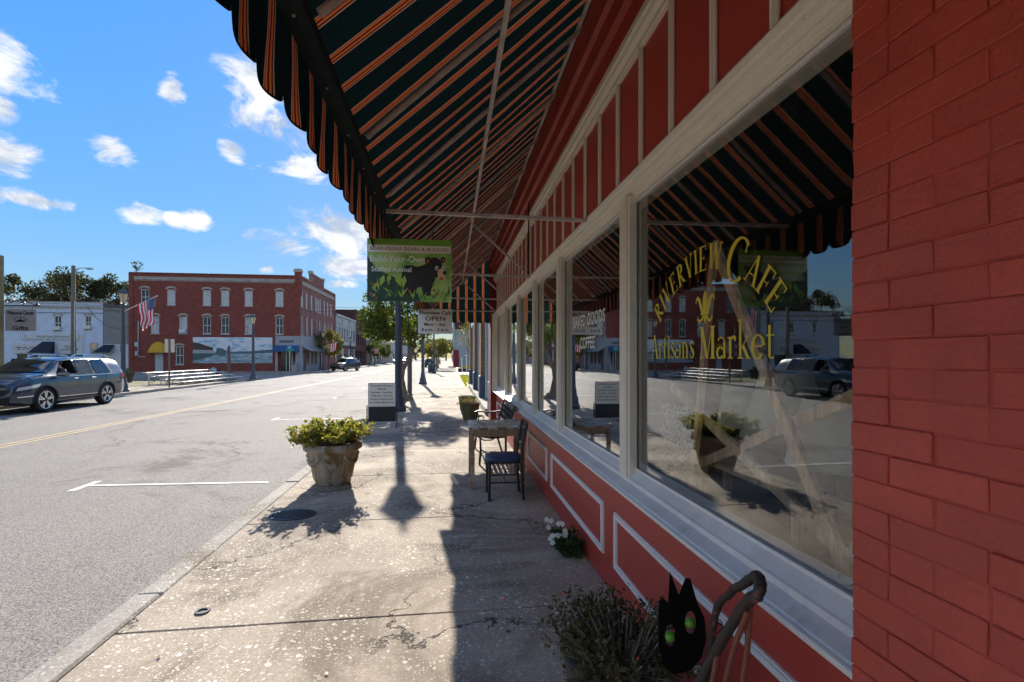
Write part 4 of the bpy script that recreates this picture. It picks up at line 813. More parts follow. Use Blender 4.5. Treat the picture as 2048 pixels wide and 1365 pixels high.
# bent cane rail
worn('cane_bark', (.035, .026, .021), (.24, .09, .05), .57, 16, .7); worn('cane_red', (.20, .065, .04), (.14, .06, .04), .58, 10, .6)
cn = thing('cane_chair', 'old bent cane chair frame with peeling bark at the near doorstep', 'chair', (.8, 1.4, 0))
def spline(pts, rs, k=6):
    P_, R_ = [], []; q = [Vector(p) for p in pts]; n = len(q)
    for i in range(n-1):
        p0, p1, p2, p3 = q[max(i-1, 0)], q[i], q[i+1], q[min(i+2, n-1)]
        for j in range(k):
            t = j/k; P_.append(.5*((2*p1)+(p2-p0)*t+(2*p0-5*p1+4*p2-p3)*t*t+(3*p1-p0-3*p2+p3)*t**3)); R_.append((rs[i]*(1-t)+rs[i+1]*t)*(1+.07*math.sin((i+t)*9)+.05*math.sin((i+t)*23)))
    return P_+[q[-1]], R_+[rs[-1]]
MB().tube(*spline([(.74, 1.62, .0), (.765, 1.52, .40), (.775, 1.45, .56), (.78, 1.31, .80), (.785, 1.20, .965), (.79, 1.165, 1.0), (.80, 1.165, 1.022), (.815, 1.19, 1.03), (.83, 1.23, 1.02), (.845, 1.32, .95), (.85, 1.38, .90), (.86, 1.50, .72), (.87, 1.60, .05)], [.015, .015, .015, .0145, .015, .0155, .0155, .015, .014, .013, .012, .012, .012]), 10).build('bent_rail', 'cane_bark', cn, True)
for pts, r in (([(.785, 1.195, .945), (.79, 1.26, .82), (.80, 1.33, .66), (.80, 1.40, .05)], .008), ([(.80, 1.205, .955), (.81, 1.235, .82), (.82, 1.28, .66), (.83, 1.3, .05)], .008), ([(.78, 1.33, .765), (.775, 1.35, .66), (.77, 1.40, .5), (.765, 1.42, .05)], .0075)):
    MB().tube(pts, r, 9).build('cane_stick', 'cane_red', cn, True)
# olive pots by the neighbouring doorway
for (x, y, r, h, lab) in ((.52, 12.5, .25, .46, 'olive pot of dry grass, nearer of the two pots past the bench'), (.50, 14.3, .26, .48, 'olive pot, farther of the two pots past the bench')):
    g = thing('flower_pot', lab, 'planter', (x, y, 0)); MB().lathe([(r*.68, 0), (r*.8, .1), (r*.97, h-.03), (r*1.03, h-.02), (r*1.03, h), (r*.92, h), (r*.9, h-.08), (0, h-.08)], 22, (x, y, 0)).build('pot', 'pot_olive', g, True)
    if y < 13: shrub(g, (x-.08, y, h-.06), 40, (.30, .22), .2, 12, .035, 'leaf_dry', .2, seed=8)
# drain cover, meter ring, fallen leaves
gr = thing('drain_cover', 'round iron grating set in the pavement beside the planter', 'drain cover', (-1.6, 5.2, 0)); g_ = MB()
g_.lathe([(.25, 0), (.25, .010), (.215, .010), (.215, 0)], 30, (-1.6, 5.2, .002), cap=False).build('rim', 'iron', gr); gr.scale = (.92, .7, 1)
for i in range(-4, 5):
    d = i*.045; l = math.sqrt(.215**2-d*d); MB().box(-1.6-l, -1.6+l, 5.2+d-.008, 5.2+d+.008, .003, .012).build('bar', 'iron', gr); MB().box(-1.6+d-.008, -1.6+d+.008, 5.2-l, 5.2+l, .003, .0105).build('bar', 'iron', gr)
MB().lathe([(.214, .0025), (.0, .0025)], 24, (-1.6, 5.2, .002), cap=False).build('shaft', 'black_ink', gr)  # flat black disc under the bars, painted as the dark of the shaft
vb = thing('valve_box', 'small iron valve ring sunk in the cracked pavement near the kerb', 'valve', (-1.56, 3.3, 0)); MB().lathe([(.045, 0), (.043, .009), (.028, .009), (.026, .002), (0, .002)], 16, (-1.56, 3.3, .002), cap=False).build('ring', 'iron', vb, True)
random.seed(31); np.random.seed(31); lt = MB()
pts = []
for i in range(150): pts.append((random.uniform(-1.9, 1.05), random.uniform(1.6, 14), .009) if i % 3 else (1.05-abs(random.gauss(0, .12)), random.uniform(2, 11), .01))
for i in range(60): pts.append((-2.2-abs(random.gauss(0, .15)), random.uniform(2, 20), -.11))
leaves(lt, pts, .035); lt.v = [(x, y, (.008 if x > -2.1 else -.112)+abs(z-(.009 if x > -2.1 else -.11))*.25) for x, y, z in lt.v]
struct(lt.build('fallen_leaves', 'leaf_dry'), 'stuff')
# ------------------------------------------------------------------ street lamps, posts, street trees
def make_lamp():
    t = thing('street_lamp', '', 'street lamp', (0, 0, 0), 'lantern street lamps', world=False)
    MB().lathe([(.24, 0), (.24, .10), (.215, .13), (.20, .16), (.185, .34), (.15, .40), (.125, .56), (.115, .62), (.11, .66)], 12).build('base', 'post_blue', t, True)
    MB().lathe([(.098, .64), (.092, 2.2), (.075, 3.9), (.085, 3.93), (.06, 3.97), (.05, 4.02)], 14).build('post', 'post_blue', t, True)
    MB().lathe([(.10, 4.0), (.12, 4.03), (.21, 4.42), (.205, 4.42), (.11, 4.03)], 6, cap=False).build('lantern_glass', 'lamp_glass', t)
    c = MB()
    for k in range(6): a = k*math.pi/3; c.tube([(.12*math.cos(a), .12*math.sin(a), 4.02), (.215*math.cos(a), .215*math.sin(a), 4.43)], .011, 5)
    c.build('lantern_bars', 'post_blue', t); MB().lathe([(.27, 4.42), (.26, 4.45), (.15, 4.58), (.07, 4.63), (.03, 4.68), (.03, 4.72), (.012, 4.8)], 6).build('cap', 'post_blue', t); return t
lampA = make_lamp(); first = True
for (x, y, lab) in ((-1.55, 14.9, 'blue lamp post rising behind the hanging bear sign'), (-1.62, 29.6, 'lamp post on our pavement beyond the street tree'), (-1.65, 50.6, 'lamp post behind the litter bin far down our pavement'),
                    (-15.25, 24.9, 'lamp post carrying the flag behind the parked SUV'), (-14.55, 38.2, 'lamp post at the corner beyond the bleachers'), (-15.4, 61.6, 'lamp post at the shop corner beside the driving SUV'), (-15.6, 79., 'lamp post in front of the white ornate facade'), (-15.6, 98, 'farthest lamp post on the left pavement')):
    o = lampA if first else copy_tree(lampA); first = False; o.location = (x, y, 0); o.scale = (1, 1, 1.04); o['label'] = lab
pl = thing('plain_post', 'plain dark steel post standing behind the street tree', 'post', (-1.72, 21.2, 0)); MB().lathe([(.14, 0), (.14, .05), (.10, .06), (.095, 3.3), (.08, 3.34)], 14, (-1.72, 21.2, 0)).build('post', 'post_grey', pl, True); MB().cbox(-1.9, -1.54, 21.3, 21.33, 2.6, 3.2).build('plate', 'post_grey', pl)
bi = thing('litter_bin', 'dark slatted litter bin by the far lamp post', 'bin', (-1.9, 49.6, 0)); MB().lathe([(.26, .05), (.28, .8), (.30, .85), (.2, .95), (.19, .95), (.19, .8)], 16, (-1.9, 49.6, 0)).build('drum', 'post_blue', bi, True)
for k in range(16): a = k*math.pi/8; MB().box(-1.9+.285*math.cos(a)-.018, -1.9+.285*math.cos(a)+.018, 49.6+.285*math.sin(a)-.018, 49.6+.285*math.sin(a)+.018, .04, .82).build('slat', 'post_blue', bi)
leafmat('leaf_tree', [(.03, .07, .015), (.06, .11, .02), (.12, .16, .02), (.25, .24, .03), (.05, .09, .02), (.09, .12, .02)], .45)
leafmat('leaf_autumn', [(.10, .12, .03), (.20, .19, .05), (.26, .20, .06), (.13, .14, .04)], .45); leafmat('leaf_far', [(.02, .035, .015), (.05, .06, .02), (.12, .09, .035), (.035, .05, .02), (.16, .10, .04)], .3, .85)
# big street tree with a forked trunk
ts = thing('street_tree', 'leafy street tree with forked mottled trunk behind the pavement sign', 'tree', (-1.72, 18.7, 0))
tm = MB(); B = Vector((-1.72, 18.7, 0))
tm.tube([B-Vector((0, 0, .1)), B+Vector((0, 0, .04)), B+Vector((-.06, 0, .35)), B+Vector((-.14, 0, .8)), B+Vector((-.10, .05, 1.15))], [.30, .22, .15, .135, .13], 10)
for pts, r in (([(-.10, .05, 1.1), (-.17, .05, 1.6), (-.15, 0, 2.2), (-.35, -.1, 3.0), (-.5, 0, 3.9)], [.11, .095, .085, .06, .03]), ([(-.10, .05, 1.05), (.12, .1, 1.5), (.33, .1, 2.1), (.55, .2, 2.8), (.7, .2, 3.6)], [.085, .075, .065, .045, .02]), ([(-.15, 0, 2.1), (.1, .3, 2.8), (.1, .3, 4.2)], [.06, .05, .02]), ([(-.2, 0, 2.2), (-.7, -.2, 2.6), (-1.3, -.3, 2.9)], [.05, .035, .012]), ([(.4, .1, 2.3), (.9, 0, 2.6), (1.3, 0, 2.7)], [.04, .03, .01])): tm.tube([B+Vector(q) for q in pts], r, 8)
tm.lathe([(.34, .0), (.30, .10), (.22, .22), (.14, .26)], 10, tuple(B)).build('trunk', 'bark', ts, True)
random.seed(12); np.random.seed(12); cm = MB()
for k in range(64):
    d = Vector((random.gauss(0, 1), random.gauss(0, 1), random.gauss(0, 1))).normalized()*random.uniform(.3, 1)**.5
    c = B+Vector((-.1+d.x*1.55, d.y*1.5, 3.35+d.z*1.25-(.35 if abs(d.x) > .6 else 0)))
    q, dd = blob(c, [.42*random.uniform(.6, 1.3), .42*random.uniform(.6, 1.3), .34*random.uniform(.6, 1.2)], random.randint(130, 330), .1); leaves(cm, q, .095, out=dd)
cm.build('crown', 'leaf_tree', ts)
for i, (x, y, h, lab) in enumerate(((-1.7, 62, 4.6, 'young yellow-green street tree beyond the litter bin'), (-1.75, 74, 4.8, 'street tree far down our pavement before the green canopy'), (-15.8, 66, 5.6, 'round yellow-green street tree behind the driving SUV'), (-15.9, 106, 5.6, 'dark street tree past the brick block on the left pavement'), (-15.9, 122, 5.6, 'farthest street tree on the left pavement'))):
    tree('street_tree', lab, (x, y, 0), h, .10, (0, 0, h*.62), (1.7, 1.7, h*.30), 26, 3800, .20, 'leaf_autumn' if i in (0, 2) else 'leaf_tree', seed=20+i, fork=.34, clump=.36)

# ------------------------------------------------------------------ brick corner building
brickmat('brick_front', 0, (.33, .075, .052), (.22, .05, .04), (.19, .11, .09), .215, .075, .6); brickmat('brick_side', 1, (.34, .11, .085), (.25, .08, .066), (.28, .20, .17), .215, .075, .4, white=.2)
paint('stone_grey', (.38, .345, .30), .85, .25, 3, dirt=((.10, .09, .08), .6)); paint('grey_render', (.34, .345, .36), .8, .12, 1.5, bmp=.1); paint('frame_white', (.62, .62, .60), .6, .12, 8, dirt=((.35, .33, .3), .5))
m, nt, p = newmat('crazed_white'); v = wpos(nt); vo = nd(nt, 'ShaderNodeTexVoronoi', feature='DISTANCE_TO_EDGE'); vo.inputs['Scale'].default_value = 5; nt.links.new(v, vo.inputs['Vector']); a = noise(nt, v, 3, 6, .7)
setc(nt, p.inputs['Base Color'], mixc(nt, mth(nt, 'MULTIPLY', smooth(nt, vo.outputs['Distance'], .0, .06), smooth(nt, a, .3, .5)), (.22, .22, .21), (.60, .60, .585))); p.inputs['Roughness'].default_value = .7
flat('far_window', (.035, .042, .05), .08); flat('tile_red', (.22, .07, .05), .8); flat('blue_metal', (.02, .10, .22), .45); flat('canvas_yellow', (.60, .34, .02), .7); flat('silver_metal', (.42, .44, .46), .4, .4); flat('door_grey', (.42, .46, .48), .5); flat('slate', (.10, .11, .13), .6)
BX0, BX1, BY0, BY1, BH = -35.74, -17.4, 59.3, 76.5, 11.1
bb = thing('brick_building', 'three storey red brick corner building with river mural', 'building', (-26, 59.3, 0))
row3 = [-34.09, -31.36, -27.58, -25.63, -23.09, -19.71]; row2 = [-33.05, -30.09, -27.58, -25.63, -23.06, -19.71]; ww = .43
rects = [(x-ww-BX0, x+ww-BX0, 7.55, 9.30) for x in row3]+[(x-ww-BX0, x+ww-BX0, 4.30, 6.25) for x in row2]
gw = (-31.0-BX0+.1, -29.95-BX0-.1, .8, 2.85); dr = (-33.1-BX0, -32.2-BX0, .02, 2.1); sh = (-19.85-BX0, -17.95-BX0, .02, 2.35)
mb = MB(); wall_holes(mb, (BX0, BY0, 0), (1, 0, 0), (0, -1, 0), BX1-BX0, BH, rects+[gw, dr, sh], .16); mb.build('wall', 'brick_front', bb)
s3y = [60.17, 62.0, 64.1, 66.15, 67.17, 68.2, 70.4, 72.2, 74.2]; s2y = [60.2, 62.2, 64.2, 66.55, 68.05, 70.6, 72.7, 74.6]
rs = [(y-.4-BY0, y+.4-BY0, 7.6, 9.45) for y in s3y]+[(y-.4-BY0, y+.4-BY0, 4.35, 6.5) for y in s2y]; shop = [(61.9-BY0, 66.7-BY0, .75, 2.45), (60.3-BY0, 61.5-BY0, .05, 2.4), (67.3-BY0, 68.4-BY0, .05, 2.4)]
mb = MB(); wall_holes(mb, (BX1, BY0, 0), (0, 1, 0), (1, 0, 0), BY1-BY0, BH, rs+shop, .16); mb.build('wall', 'brick_side', bb)
MB().quad((BX0, BY0, 0), (BX0, BY1, 0), (BX0, BY1, BH), (BX0, BY0, BH)).quad((BX0, BY1, 0), (BX1, BY1, 0), (BX1, BY1, BH), (BX0, BY1, BH)).build('wall', 'brick_side', bb); MB().box(BX0+.2, BX1-.2, BY0+.25, BY1-.2, 10.0, 10.3).build('roof', 'slate', bb)
def window(par, c, ux, n, w, h, kind, arch=True, frame='frame_white'):
    """sash window in an opening: c = middle of the sill"""
    c, ux, n = Vector(c), Vector(ux), Vector(n); Z = Vector((0, 0, 1)); P = lambda u, v, d: c+ux*u+Z*v+n*d
    def slab(mb, u0, u1, v0, v1, d0, d1): mb.prism([P(u0, v0, d0), P(u1, v0, d0), P(u1, v1, d0), P(u0, v1, d0)], n*(d1-d0))
    f = MB(); e = .07
    slab(f, -w, -w+e, 0, h, -.13, -.05); slab(f, w-e, w, 0, h, -.13, -.05); slab(f, -w+e, w-e, h-e, h, -.13, -.05); slab(f, -w+e, w-e, 0, e, -.13, -.05)
    o = f.build('window', frame, par)
    if kind == 'board': g = MB(); slab(g, -w+e, w-e, e, h-e, -.14, -.09); g.build('board', 'crazed_white', o)
    else:
        g = MB(); slab(g, -w+e, w-e, e, h*.5-.025, -.145, -.135); slab(g, -w+e, w-e, h*.5+.025, h-e, -.145, -.135); g.build('pane', 'far_window' if kind == 'glass' else 'crazed_white', o)
        b = MB(); slab(b, -w+e, w-e, h*.5-.03, h*.5+.03, -.13, -.07); slab(b, -.025, .025, e, h*.5-.03, -.13, -.09); slab(b, -.025, .025, h*.5+.03, h-e, -.13, -.09); b.build('sash_bar', frame, o)
    s = MB(); slab(s, -w-.07, w+.07, -.1, 0, -.04, .07); s.build('sill', 'stone_grey', o)
    if arch:
        a = MB(); pts = [P(math.sin(q)*(w+.12)/math.sin(.75), h-.02+((math.cos(q)-math.cos(.75))*(w+.12)/math.sin(.75))*.9, 0) for q in [(-.75+1.5*i/10) for i in range(11)]]; hi = [p+Z*.2 for p in pts]
        for i in range(10): a.prism([pts[i], pts[i+1], hi[i+1], hi[i]], n*.05)
        a.build('arch_hood', 'stone_grey', o)
    return o
for i, x in enumerate(row3): window(bb, (x, BY0, 7.55), (1, 0, 0), (0, -1, 0), ww, 1.75, 'glass' if i == 0 else 'board')
for i, x in enumerate(row2): window(bb, (x, BY0, 4.30), (1, 0, 0), (0, -1, 0), ww, 1.95, 'board' if i == 1 else 'glass' if i in (2, 3, 5) else 'curtain')
for x in (-30.09,):
    MB().box(x-.33, x+.33, BY0-.28, BY0+.1, 4.4, 4.82).build('air_conditioner', 'frame_white', bb)
for i, y in enumerate(s3y): window(bb, (BX1, y, 7.6), (0, 1, 0), (1, 0, 0), .4, 1.85, 'board', False)
for i, y in enumerate(s2y): window(bb, (BX1, y, 4.35), (0, 1, 0), (1, 0, 0), .4, 2.15, 'curtain' if i % 3 else 'glass', False)
window(bb, (-30.475, BY0, .8), (1, 0, 0), (0, -1, 0), .42, 2.05, 'glass')
# cornice of grey dentils, coping tiles, corner turret, street gable
MB().box(BX0+.5, BX1-.55, BY0-.06, BY0, 10.42, 10.62).box(BX0+.5, BX1-.55, BY0-.09, BY0, 10.62, 10.72).build('cornice', 'stone_grey', bb)
x = BX0+.6; dt = MB()
while x < BX1-.7: dt.box(x, x+.09, BY0-.075, BY0-.001, 10.22, 10.42); x += .18
struct(dt.build('dentils', 'stone_grey', bb), 'stuff')
x = BX0
while x < BX1-.7: MB().cbox(x, x+.58, BY0-.10, BY0+.3, BH, BH+.10, .02).build('coping_tile', 'tile_red', bb); x += .6
MB().box(BX0-.02, BX0+.45, BY0-.05, BY0-.001, 0, BH).build('pilaster', 'brick_front', bb)
MB().box(BX1-.62, BX1+.05, BY0-.06, BY0+.6, 8.9, 11.6).build('turret', 'brick_front', bb); MB().box(BX1-.72, BX1+.14, BY0-.16, BY0+.7, 11.6, 11.78).box(BX1-.66, BX1+.09, BY0-.1, BY0+.64, 11.78, 11.98).build('turret_cap', 'stone_grey', bb)
MB().box(BX1-.3, BX1+.04, 63.9, 70.0, BH, 12.2).build('gable', 'brick_side', bb); MB().box(BX1-.35, BX1+.1, 63.7, 64.5, 12.2, 12.55).box(BX1-.35, BX1+.1, 69.4, 70.2, 12.2, 12.5).box(BX1-.33, BX1+.08, 64.5, 69.4, 12.2, 12.32).build('gable_coping', 'stone_grey', bb)
MB().box(BX1-.001, BX1+.09, BY0+.6, BY1, 10.2, 10.65).box(BX1-.3, BX1+.13, BY0+.7, 63.7, BH, BH+.14).box(BX1-.3, BX1+.13, 70.2, BY1, BH, BH+.14).build('cornice', 'stone_grey', bb); MB().box(BX1, BX1+.1, BY1-.5, BY1, 0, BH).build('pilaster', 'brick_side', bb)
# mural panel with layered painted shapes
m, nt, p = newmat('mural_sky'); v = wpos(nt); mpn = nd(nt, 'ShaderNodeMapping'); mpn.inputs['Scale'].default_value = (.55, 1, 1.5); nt.links.new(v, mpn.inputs[0]); a = noise(nt, mpn.outputs[0], 1.5, 8, .7, .4)
setc(nt, p.inputs['Base Color'], ramp(nt, a, [(.34, (.14, .34, .50)), (.43, (.34, .50, .62)), (.49, (.68, .70, .71)), (.7, (.76, .75, .74))]))
m, nt, p = newmat('mural_water'); v = wpos(nt); mpn = nd(nt, 'ShaderNodeMapping'); mpn.inputs['Scale'].default_value = (.8, 1, 5); nt.links.new(v, mpn.inputs[0]); a = noise(nt, mpn.outputs[0], 2, 8, .7, .3)
setc(nt, p.inputs['Base Color'], ramp(nt, a, [(.32, (.07, .13, .16)), (.45, (.20, .29, .32)), (.54, (.38, .47, .50)), (.64, (.66, .68, .67))]))
flat('mural_hill', (.075, .06, .05), .8); flat('mural_shore', (.10, .16, .17), .8); flat('mural_pale', (.40, .40, .38), .8); flat('mural_green', (.07, .14, .13), .8)
mu = MB().box(-29.06, -20.47, BY0-.03, BY0-.001, .95, 3.92).build('mural_panel', 'mural_sky', bb); q = BY0-.032
def MP(pts, mat, k): MB().poly([(-29.06+8.59*u, q-.003*k, .95+2.97*w) for u, w in pts]).build('painted_shape', mat, mu)
MP([(0, 0), (1, 0), (1, .34), (.75, .42), (.5, .42), (.3, .36), (0, .36)], 'mural_water', 0); MP([(.44, .43), (.58, .45), (.75, .47), (.9, .51), (1, .53), (1, .40), (.8, .37), (.5, .37)], 'mural_shore', 1)
MP([(0, .8), (.08, .77), (.16, .68), (.25, .60), (.25, .5), (0, .52)], 'mural_hill', 1); MP([(0, .52), (.25, .5), (.3, .38), (0, .38)], 'mural_pale', 1); MP([(0, .38), (.3, .38), (.24, .28), (.12, .16), (0, .08)], 'mural_green', 2)
MP([(.28, .36), (.3, .60), (.36, .57), (.42, .48), (.43, .3), (.33, .28)], 'mural_shore', 2); MP([(.41, .28), (.41, .40), (.44, .45), (.48, .36), (.49, .26)], 'mural_pale', 3)
# doors, yellow dome awning, corner shop
MB().box(-33.08, -32.22, BY0+.05, BY0+.09, .03, 2.08).build('door', 'door_grey', bb)
dm = MB(); n = 14; m_ = 7
for i in range(m_+1):
    for j in range(n+1):
        a = math.pi*j/n; e = math.pi/2*i/m_; dm.v.append((-32.68-.9*math.cos(a)*math.sin(e)*1.0 if False else -32.68-.92*math.cos(a), BY0-.75*math.cos(e)*math.sin(a)**.5, 2.13+1.25*math.sin(a)*math.sin(e)))
dm.f = [(i*(n+1)+j, i*(n+1)+j+1, (i+1)*(n+1)+j+1, (i+1)*(n+1)+j) for i in range(m_) for j in range(n)]; dm.m = [0]*len(dm.f)
o = dm.build('dome_awning', 'canvas_yellow', bb, True)
rb = MB()
for j in range(0, n+1, 2): rb.tube([Vector(dm.v[i*(n+1)+j])+Vector((0, -.01, .005)) for i in range(m_+1)], .012, 4)
rb.build('awning_rib', 'canvas_yellow', o); MB().lathe([(.28, 0), (.28, .03), (.16, .03), (.16, 0)], 14, (-32.65, BY0+.0, 1.5), 'y', cap=False).build('wreath', 'crazed_white', bb)
MB().box(-20.15, -19.87, BY0-.05, BY0-.001, 0, 4.1).box(-17.92, BX1+.02, BY0-.05, BY0-.001, 0, 4.1).box(-19.87, -17.92, BY0-.05, BY0-.001, 2.36, 4.1).build('shopfront', 'grey_render', bb)
MB().box(BX1+.001, BX1+.05, BY0-.05, 60.28, 0, 4.2).box(BX1+.001, BX1+.05, 60.28, 69.5, 2.46, 4.2).box(BX1+.001, BX1+.05, 66.72, 67.28, 0, 2.46).box(BX1+.001, BX1+.05, 68.42, 69.5, 0, 2.46).box(BX1+.001, BX1+.05, 61.52, 66.72, 0, .74).build('shopfront', 'grey_render', bb)
MB().box(-19.7, -18.1, BY0-.07, BY0-.05, 3.35, 3.6).build('nameboard', 'slate', bb)
MB().box(-19.5, -18.3, BY0+.05, BY0+.1, .05, 2.3).build('shop_glazing', 'far_window', bb); MB().box(-18.98, -18.9, BY0-.02, BY0+.06, .05, 2.33).box(-18.32, -18.24, BY0-.02, BY0+.06, .05, 2.33).box(-18.9, -18.32, BY0-.02, BY0+.06, 2.2, 2.33).build('door_frame', 'silver_metal', bb)
for i in range(3): y = 62.0+i*1.58; MB().box(BX1-.12, BX1-.1, y, y+1.45, .8, 2.4).build('shop_pane', 'far_window', bb); MB().box(BX1-.1, BX1+.03, y+1.46, y+1.56, .76, 2.44).build('mullion', 'frame_white', bb)
MB().box(BX1-.1, BX1-.06, 60.35, 61.45, .06, 2.35).build('door', 'slate', bb); MB().box(BX1-.1, BX1-.06, 67.35, 68.35, .06, 2.35).build('door', 'slate', bb)
x = -20.2
while x < -17.6: MB().prism([(x, BY0-.06, 3.02), (x, BY0-1.0, 2.42), (x, BY0-1.0, 2.25), (x, BY0-.06, 2.25)], (.135, 0, 0)).build('awning_slat', 'blue_metal', bb); x += .15
y = 60.0
while y < 69.1: MB().prism([(BX1+.06, y, 2.95), (BX1+1.05, y, 2.40), (BX1+1.05, y, 2.36), (BX1+.06, y, 2.9)], (0, .28, 0)).build('awning_slat', 'silver_metal', bb); y += .32
MB().tube([(-34.75, BY0-.06, 2.2), (-34.75, BY0-.06, 5.7)], .05, 8).tube([(-34.75, BY0-.06, 2.0), (-34.7, BY0-.06, 1.7), (-34.0, BY0-.1, 1.65)], .045, 6).build('conduit', 'silver_metal', bb); MB().box(-35.1, -34.75, BY0-.16, BY0-.001, 2.85, 3.3).box(-35.05, -34.8, BY0-.14, BY0-.001, 1.8, 2.3).build('meter_box', 'silver_metal', bb)
tree('roof_sapling', 'small sapling growing out of the brick parapet corner', (-35.4, 60, 10.9), 2.2, .02, (0, 0, 1.2), (.55, .4, .7), 9, 130, .2, 'leaf_far', seed=70, fork=.3, clump=.4, cat='sapling')
lp = thing('litter_box', 'grey box bin by the corner shop door', 'bin', (-17.9, 58.7, 0)); MB().cbox(-18.15, -17.65, 58.45, 58.9, 0, 1.0, .03).build('box', 'stone_grey', lp); MB().cbox(-18.1, -17.7, 58.44, 58.5, .75, .95, .01).build('flap', 'slate', lp)
ssn = thing('street_name_sign', 'small green street name sign on a pale post at the shop corner', 'sign', (-18.1, 57.8, 0)); MB().tube([(-18.1, 57.8, 0), (-18.1, 57.8, 2.9)], .045, 8).build('post', 'frame_white', ssn); flat('sign_street_green', (.03, .30, .18), .5); MB().cbox(-18.55, -17.65, 57.74, 57.76, 2.35, 2.55, .004).build('plate', 'sign_street_green', ssn); MB().cbox(-18.3, -17.9, 57.74, 57.76, 2.6, 2.9, .004).build('plate', 'sky_blue', ssn)

# ------------------------------------------------------------------ blue bookshop, grey house, beige brick house
paint('blue_wall', (.55, .61, .71), .85, .10, 1.5, bmp=.2, dirt=((.46, .52, .62), .4)); paint('sign_white', (.58, .56, .53), .6, .08, 4, dirt=((.35, .33, .3), .4)); flat('awning_navy', (.006, .012, .025), .8); flat('teal_ink', (.03, .08, .11), .6)
bk = thing('blue_building', 'pale blue two storey bookshop with signboards and black awning', 'building', (-43.5, 59.3, 0)); Ya = 59.3
ws = [(-43.3, -42.56, 4.6, 6.2), (-40.2, -39.58, 4.75, 6.2), (-46.6, -46.0, 4.6, 6.2)]
lowr = [(-46.95, -45.9, .5, 2.0), (-45.75, -44.85, .5, 2.0), (-43.0, -40.4, .6, 1.95), (-44.6, -43.3, .03, 2.1)]
mb = MB(); wall_holes(mb, (-50, Ya, 0), (1, 0, 0), (0, -1, 0), 11.6, 7.7, [(a+50, b+50, c, d) for a, b, c, d in ws+lowr], .16); mb.build('wall', 'blue_wall', bk); MB().quad((-38.4, Ya, 0), (-38.4, 74, 0), (-38.4, 74, 7.7), (-38.4, Ya, 7.7)).quad((-50, Ya+.3, 7.4), (-38.4, Ya+.3, 7.4), (-38.4, 74, 7.4), (-50, 74, 7.4)).build('roof', 'slate', bk)
for (a, b, c, d) in ws: window(bk, ((a+b)/2, Ya, c), (1, 0, 0), (0, -1, 0), (b-a)/2, d-c, 'glass'); MB().box((a+b)/2-.33, (a+b)/2+.33, Ya-.3, Ya+.05, c+.02, c+.42).build('air_conditioner', 'frame_white', bk)
for (a, b, c, d) in lowr[:3]: MB().box(a, b, Ya+.1, Ya+.12, c, d).build('shop_pane', 'far_window', bk)
MB().box(-44.55, -43.35, Ya+.05, Ya+.09, .03, 2.08).build('door', 'frame_white', bk)
MB().box(-50, -38.4, Ya-.07, Ya-.001, 7.0, 7.12).box(-50, -38.4, Ya-.1, Ya+.3, 7.70, 7.78).build('cornice', 'stone_grey', bk); x = -49.9; dt = MB()
while x < -38.5: dt.box(x, x+.1, Ya-.06, Ya-.001, 7.12, 7.32); x += .2
struct(dt.build('dentils', 'stone_grey', bk), 'stuff'); MB().box(-50, -38.4, Ya-.04, Ya-.001, 6.5, 6.57).build('string_course', 'slate', bk)
sb_ = MB().box(-46.4, -40.35, Ya-.07, Ya-.001, 3.45, 4.14).build('signboard', 'sign_white', bk); mb = MB()
lettering(mb, 'Beulah Land Bookstore', .25, (-43.35, Ya-.07, 3.80), RX, UZ, NY, 3.2, .008, .004, .3); lettering(mb, 'Christian Books, Gifts, CDs & Church Supplies', .16, (-43.4, Ya-.07, 3.54), RX, UZ, NY, 5.3, .008, .004, .3)
for x in (-46.1, -40.7): mb.box(x-.02, x+.02, Ya-.076, Ya-.072, 3.78, 4.06).box(x-.08, x+.08, Ya-.0755, Ya-.0725, 3.94, 3.98)
mb.build('lettering', 'teal_ink', sb_)
for (a, b, c, d, rows) in ((-47.2, -44.9, 2.05, 3.16, ('CHURCH SITE  LOWER', 'CAN YOU READ IT')), (-42.85, -40.4, 2.0, 3.24, ('BOOKS DON T', 'BE AFRAID', 'CAN ONLY BELIEVE'))):
    l = MB().box(a, b, Ya-.09, Ya-.001, c, d).build('letter_board', 'sign_white', bk)
    mb = MB(); random.seed(int(-a*10))
    for i, tx in enumerate(rows):                     # unreadable black changeable letters: rows of small marks
        n = len(tx); w = .105*n; x = (a+b)/2-w/2; z = (c+d)/2+.05-i*.2+(.12 if len(rows) > 2 else -.02)
        for ch_ in tx:
            if ch_ != ' ':
                mb.box(x, x+.025, Ya-.096, Ya-.092, z, z+.14).box(x+.052, x+.075, Ya-.096, Ya-.092, z+random.choice((0, .05)), z+.14); mb.box(x+.025, x+.052, Ya-.096, Ya-.092, z+random.choice((0, .06, .115)), z+random.choice((.125, .14)))
            x += .105
    mb.build('letter_marks', 'black_ink', l)
MB().prism([(-45.15, Ya-1.1, 2.08), (-43.0, Ya-1.1, 2.08), (-43.25, Ya-.02, 3.33), (-44.45, Ya-.02, 3.33)], (0, .03, .02)).prism([(-43.0, Ya-1.1, 2.08), (-43.25, Ya-.02, 3.33), (-43.25, Ya-.02, 2.08)], (.02, 0, 0)).build('entrance_awning', 'awning_navy', bk)
MB().box(-39.7, -38.9, Ya-.05, Ya-.001, 2.0, 3.25).build('window', 'stone_grey', bk); MB().box(-39.6, -39.0, Ya-.06, Ya-.051, 2.55, 3.15).build('blind', 'pine', bk); MB().box(-42.75, -42.05, Ya-.5, Ya-.01, 1.55, 2.0).build('air_conditioner', 'slate', bk)
for k in range(3): MB().ball((-46.6+k*.7, Ya-.05, .95+.2*(k % 2)), (.28, .15, .25), 8).build('window_flowers', 'rosy' if k != 1 else 'tree_green', bk)
